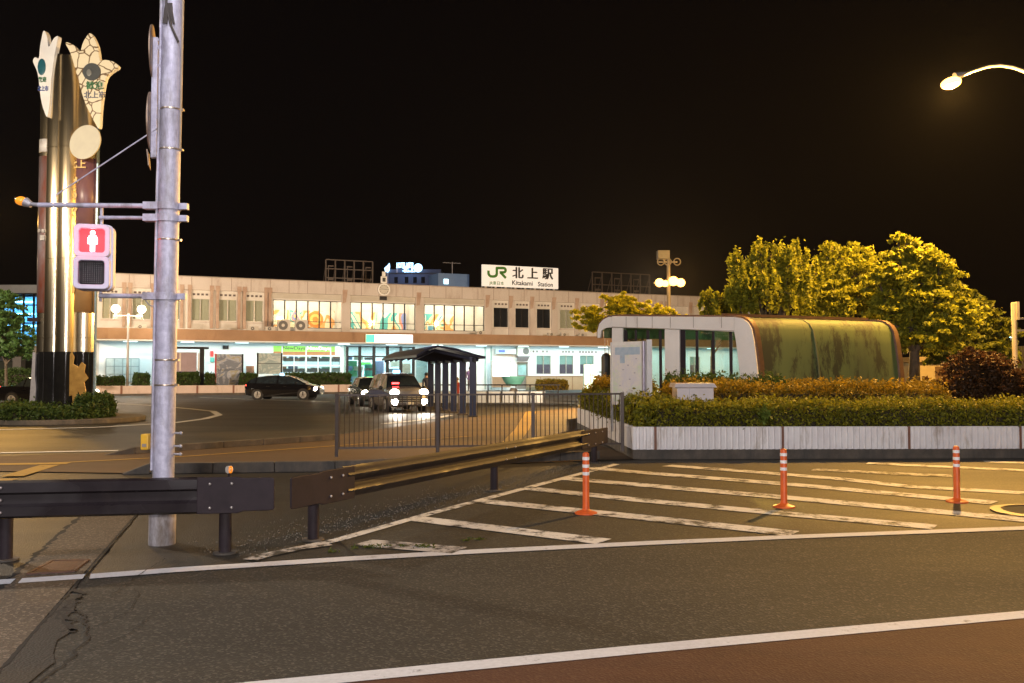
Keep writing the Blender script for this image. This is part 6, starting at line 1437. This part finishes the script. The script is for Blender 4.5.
    m.box(fx + .016, fx + .03, -.16, .16, .33, .44); m.build('number_plate', mat('plate_white', (.6, .6, .55), None, 3, .5), t)
    m = MB(); m.box(rx - .01, rx + .02, -.17, .17, .55, .7); m.build('rear_plate', mat('plate_white', (.6, .6, .55)), t)
    zr = max(s_[3] for s_ in S)
    if roof_lamp:
        m = MB(); m.prism([(-.32, -.15, zr + .02), (-.08, -.15, zr + .02), (-.12, -.15, zr + .15), (-.28, -.15, zr + .15)], (0, .30, 0)); m.build('roof_lamp', emat('roof_lamp_lit', (.35, .7, 1.0), 2.5), t, bevel=.02)
    return t
bpaint = mat('black_car_paint', (.008, .008, .011), None, 2, .12, .2, coat=1); npaint = mat('navy_taxi_paint', (.012, .018, .05), None, 2, .15, .3, coat=1); gpaint = mat('grey_green_paint', (.12, .15, .15), None, 2, .2, .4, coat=1); spaint = mat('pearl_taxi_paint', (.34, .33, .34), None, 2, .22, .3, coat=1)
gc_ = G(285, 399.5); car('parked_car', 'black hatchback taxi standing side on before the station shop', 'car', (gc_.x, gc_.y, 0), R(-4), 4.6, 1.75, 'hatch', bpaint, True, tail=True)
tx = PX(393, 38.5); t = car('taxi', 'boxy taxi facing forward with bright headlights beside the walkway shelter', 'taxi', (tx, 40.0, 0), R(-90 + 21), 4.4, 1.7, 'van', spaint, True)
m = MB(); m.box(1.16, 1.2, -.52, -.22, 1.16, 1.25); m.build('vacant_sign', emat('red_led', (1, .03, .03), 14), t)
for sg in (1, -1):
    m = MB(); m.prism([(-1.9, sg * .865, .55), (1.9, sg * .865, .7), (1.9, sg * .865, .78), (.2, sg * .865, .93), (-1.9, sg * .865, .85)], (0, sg * .008, 0)); m.build('side_livery', mat('livery_blue', (.03, .06, .25), None, 3, .3), t)
gx_ = PX(369, 46); car('taxi', 'dark green grey car waiting half hidden behind the boxy taxi', 'taxi', (gx_, 46.5, 0), R(-90 + 20), 4.4, 1.7, 'sedan', gpaint, False)
c5 = G(52, 405); car('parked_car', 'black saloon with red tail lamps passing behind the steel monument', 'car', (PX(50, 46), 46, 0), R(-6), 4.7, 1.7, 'sedan', bpaint, False, tail=True)
tw = Vector((tx, 40.0, 0)); hd = Vector((math.cos(R(-69)), math.sin(R(-69)), 0)); sdv = Vector((-hd.y, hd.x, 0))
for sg in (1, -1):
    p = tw + hd * 2.4 + sdv * sg * .6 + Vector((0, 0, .75)); spot(p, p + hd * 6 + Vector((0, 0, -.75)), (1, .9, .75), 260, 75, .06, .8, 'headlight_beam')
# ================================================================== PEOPLE
def person(label, loc, h, top, legs_c, face=0.0, lean=.0):
    t = thing('person', label, 'person', loc); k = h / 1.7; x, y, z = loc; c_, s_ = math.cos(face), math.sin(face)
    J = {'pel': (0, 0, .95), 'wa': (0, .0 + lean * .2, 1.1), 'ch': (0, lean * .7, 1.33), 'nk': (0, lean, 1.47), 'hd': (0, lean * 1.2, 1.55), 'tp': (0, lean * 1.25, 1.68),
         'hl': (-.09, 0, .88), 'kl': (-.10, .05, .48), 'al': (-.10, 0, .08), 'fl': (-.10, .14, .03), 'hr': (.09, 0, .88), 'kr': (.10, .02, .48), 'ar': (.11, -.03, .08), 'fr': (.11, .11, .03),
         'sl': (-.19, lean * .85, 1.39), 'el': (-.24, lean * .6 - .02, 1.12), 'wl': (-.22, lean * .6 + .12, .90), 'fl2': (-.21, lean * .6 + .18, .82), 'sr': (.19, lean * .85, 1.39), 'er': (.24, lean * .6 - .02, 1.12), 'wr': (.2, lean * .6 + .14, .92), 'fr2': (.19, lean * .6 + .2, .84)}
    rad = {'pel': (.15, .11), 'wa': (.135, .10), 'ch': (.16, .11), 'nk': (.055, .055), 'hd': (.085, .10), 'tp': (.055, .065), 'hl': (.095, .095), 'kl': (.06, .06), 'al': (.042, .042), 'fl': (.04, .03), 'sl': (.065, .065), 'el': (.045, .045), 'wl': (.03, .03), 'fl2': (.028, .018)}
    for a in ('hl', 'kl', 'al', 'fl', 'sl', 'el', 'wl', 'fl2'): rad[a.replace('l', 'r', 1) if a != 'fl' else 'fr'] = rad[a]
    rad.update({'hr': rad['hl'], 'kr': rad['kl'], 'ar': rad['al'], 'fr': rad['fl'], 'sr': rad['sl'], 'er': rad['el'], 'wr': rad['wl'], 'fr2': rad['fl2']})
    E_ = [('pel', 'wa'), ('wa', 'ch'), ('ch', 'nk'), ('nk', 'hd'), ('hd', 'tp'), ('pel', 'hl'), ('hl', 'kl'), ('kl', 'al'), ('al', 'fl'), ('pel', 'hr'), ('hr', 'kr'), ('kr', 'ar'), ('ar', 'fr'), ('ch', 'sl'), ('sl', 'el'), ('el', 'wl'), ('wl', 'fl2'), ('ch', 'sr'), ('sr', 'er'), ('er', 'wr'), ('wr', 'fr2')]
    names = list(J); me = bpy.data.meshes.new('b'); me.from_pydata([(J[n_][0] * k, J[n_][1] * k, J[n_][2] * k) for n_ in names], [(names.index(a), names.index(b)) for a, b in E_], [])
    o = bpy.data.objects.new('b', me); C.objects.link(o); md = o.modifiers.new('s', 'SKIN'); o.modifiers.new('u', 'SUBSURF').levels = 1
    for i, n_ in enumerate(names): r = rad[n_]; me.skin_vertices[0].data[i].radius = (r[0] * k, r[1] * k)
    me.skin_vertices[0].data[0].use_root = True
    bpy.context.view_layer.update(); nm = bpy.data.meshes.new_from_object(o.evaluated_get(bpy.context.evaluated_depsgraph_get())); bpy.data.objects.remove(o)
    skin = mat('skin', (.45, .28, .2), None, 3, .5)
    for q in (skin, top, legs_c, blackm): nm.materials.append(q)
    for p in nm.polygons:
        zc_ = p.center.z / k; xc_ = abs(p.center.x / k); p.use_smooth = True
        p.material_index = 0 if (zc_ > 1.45 or (zc_ < .90 and xc_ > .165)) else 1 if zc_ > .92 else 2 if zc_ > .1 else 3
    b_ = bpy.data.objects.new('body', nm); C.objects.link(b_); b_.parent = t; b_.rotation_euler.z = face
    m = MB(); m.ell((0, lean * 1.25 * k - .02, 1.635 * k), (.095 * k, .11 * k, .10 * k), 14, 8); h_ = m.build('hair', blackm, t, smooth=True, local=True); h_.rotation_euler.z = face
    return t
dk = mat('jacket_navy', (.02, .025, .06), None, 3, .8); rd = mat('top_red', (.35, .04, .03), None, 3, .8); tn = mat('trousers_tan', (.35, .28, .2), None, 3, .8); pp = mat('coat_plum', (.08, .05, .14), None, 3, .8); dt = mat('trousers_dark', (.03, .03, .04), None, 3, .8)
person('person in a dark navy jacket leaning forward next to the taxi bonnet', (PX(427.8, 44), 44, .0), 1.66, dk, tn, R(40), .12)
person('person in a red top standing between the shelter posts', (PX(457, 39), 39, 0), 1.45, rd, tn, R(170), 0)
person('person in a plum coat standing beyond the thickest shelter post', (PX(470, 56), 56, .35), 1.65, pp, dt, R(200), 0)
m = MB(); m.box(PX(470, 56) - 1.2, PX(470, 56) + 1.2, 55.4, 56.8, 0, .35); m.build('platform', kerbm, tags=(None, None, None, 'structure'))
# ================================================================== MONUMENT ISLAND
def ringpoly(cx, cy, rx, ry, n=20): return [(cx + rx * math.cos(2 * math.pi * i / n), cy + ry * math.sin(2 * math.pi * i / n)) for i in range(n)]
mx_, my_ = mc
m = MB(); m.prism([(x, y, .002) for x, y in ringpoly(PX(60, 31), 31.2, 2.7, 2.6, 32)], (0, 0, .16)); m.build('kerb', kerbm, bevel=.02, tags=(None, None, None, 'structure'))
hedge('hedge', 'low rough hedge ringed around the foot of the steel monument', ringpoly(PX(50, 31), 30.6, 2.15, 1.9), .16, .42, 15000, .075, hedge_g, bump=.16)
hedge('shrub', 'taller mound of shrub at the outer edge of the monument foot', ringpoly(PX(98, 31), 30.8, .6, .7), .16, .72, 5000, .075, hedge_g, cat='shrub', bump=.16)
# ================================================================== LEFT BUILDING AND TREE
YL2 = 88.0; xr = PX(150, YL2); xl = PX(-60, YL2)
t = thing('glass_front_building', 'pale building with a lit glass grid front behind the small green tree', 'building', ((xl + xr) / 2, YL2, 0))
zt2 = P(0, 284.8, YL2).z; zg1, zg0 = P(0, 293, YL2).z, P(0, 343, YL2).z
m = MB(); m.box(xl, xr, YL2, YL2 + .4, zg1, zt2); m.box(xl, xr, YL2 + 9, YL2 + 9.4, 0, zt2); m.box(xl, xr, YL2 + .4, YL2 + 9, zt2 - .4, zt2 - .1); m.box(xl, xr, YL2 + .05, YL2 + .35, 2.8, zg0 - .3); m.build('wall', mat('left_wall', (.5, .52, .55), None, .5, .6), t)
m = MB(); m.box(xl, xr, YL2 - 3, YL2 + .0, P(0, 352.5, YL2 - 3).z, P(0, 345.5, YL2 - 3).z); m.build('canopy', mat('left_canopy', (.6, .52, .42), None, .5, .6), t, bevel=.03)
m = MB(); m.box(xl, xr, YL2 - 2.6, YL2, P(0, 356, YL2 - 3).z, P(0, 352.8, YL2 - 3).z); m.build('canopy_soffit', mat('left_soffit', (.3, .18, .09), None, .5, .6), t)
for px in (18, -20, 55): m = MB(); m.box(PX(px - 4.2, YL2 - 2), PX(px + 4.2, YL2 - 2), YL2 - 2.2, YL2 - 1.4, 0, P(0, 356, YL2 - 3).z); m.build('column', mat('left_column', (.48, .43, .38), None, .5, .6), t)
m = MB()
for i in range(14): px = -50 + i * 10.2 + .7; m.box(PX(px, YL2) - .08, PX(px, YL2) + .08, YL2 + .05, YL2 + .2, zg0 - .3, zg1)
for py in (293.5, 305, 323, 331, 343): z = P(0, py, YL2).z; m.box(xl, xr, YL2 + .06, YL2 + .19, z - .07, z + .07)
m.build('window_grid', dframe, t)
m = MB(); m.box(xl, xr, YL2 + .3, YL2 + .32, zg0, zg1); m.build('glazing', glassmat('blue_glass', (.6, .85, 1.0), .1), t)
m = MB(); m.box(xl, xr, YL2 + 4.5, YL2 + 4.6, zg0 - .3, zg1); m.build('inner_wall', mat('inner_blue', (.35, .55, .68), (.25, .42, .55), .4, .6), t)
lt = emat('left_tubes', (.7, .95, 1), 5)
for j, py in enumerate((302, 314, 326)):
    for px in (-8, 6, 17, 28): m = MB(); p = P(px + j * 2, py, YL2 + 3); m.box(p.x - .55, p.x + .55, YL2 + 2.8, YL2 + 3, p.z - .08, p.z + .08); m.build('ceiling_tube', lt, t)
area(((PX(10, YL2), YL2 + 2.2, zg1 - .2)), (PX(10, YL2), YL2 + 3.5, 0), 12, 1.2, (.55, .85, 1), 1500)
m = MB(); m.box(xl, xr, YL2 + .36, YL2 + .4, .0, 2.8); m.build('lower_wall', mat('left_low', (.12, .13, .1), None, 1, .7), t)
tree('small bright green tree in front of the lit glass building', (PX(6, 60), 60, 0), .1, 2.2, bl([(4, 335, 20, 16), (10, 312, 14, 14), (6, 295, 7, 9), (-6, 325, 14, 14), (22, 340, 14, 8), (12, 350, 18, 8)], 60), 9000, .19, leafmat('young_tree_leaf', (.05, .11, .03), (.10, .2, .05), .4))
hedge('hedge', 'hedge line between the black saloon and the glass fronted building', [(PX(-40, 66), 66), (PX(34, 66), 66), (PX(34, 68), 68), (PX(-40, 68), 68)], 0, P(0, 371.5, 66).z, 6000, .13, hedge_g, bump=.15)
point((PX(-70, 52), 50, 6), (1, .8, .5), 700, .3, 'left_lamp')
point((PX(30, 72), 72, 3.2), (1, .7, .4), 120, .3, 'left_lamp')
# ================================================================== GENERAL LIGHT (street lamps and added lamps outside the view)
NW = (.97, .93, 1.0)
point((-2.2, 3.2, 9.5), NW, 1250, .3, 'street_light_white')
point((9.0, -1.0, 10), (1.0, .92, .92), 900, .35, 'street_light_white')
point((-10.5, 1.0, 9.0), NW, 1000, .35, 'street_light_white')
point((2.5, -13.0, 4.6), (1.0, .93, .92), 10500, .5, 'low_front_light')  # unseen low lamp added behind the camera to light upright faces
point((27, 28, 9.5), SOD, 10000, .35, 'sodium_street_light')  # extra unseen lamp added to brighten the trees
point((-17, 19, 9), (1, .80, .58), 5500, .3, 'sodium_street_light')
point((-24, 42, 9), SOD, 3000, .3, 'sodium_street_light')
point((30, 40, 9), SOD, 5000, .3, 'sodium_street_light')
spot((-42, 42, 10), BWd(14, 0, 7), (1, .80, .62), 30000, 110, .3, .8)  # unseen flood added for the left part of the facade

# ------------------------------------------------------------------ thin air volume added to stand in for lens glow round the lamps
m = MB(); m.box(-150, 150, -25, 260, -1, 24)
hm = bpy.data.materials.new('glow_volume'); hm.use_nodes = True; nt = hm.node_tree
for n in list(nt.nodes): nt.nodes.remove(n)
ho = nt.nodes.new('ShaderNodeOutputMaterial'); pv = nt.nodes.new('ShaderNodeVolumePrincipled')
pv.inputs['Color'].default_value = (.9, .9, .9, 1); pv.inputs['Density'].default_value = GLOW_DENSITY; pv.inputs['Anisotropy'].default_value = .3
nt.links.new(pv.outputs[0], ho.inputs['Volume'])
if GLOW_DENSITY: glow_box = m.build('lamp_glow', hm, tags=('thin air volume added round the street lamps in place of lens glow', 'lamp_glow', None, 'stuff'))
sc.cycles.volume_bounces = 0
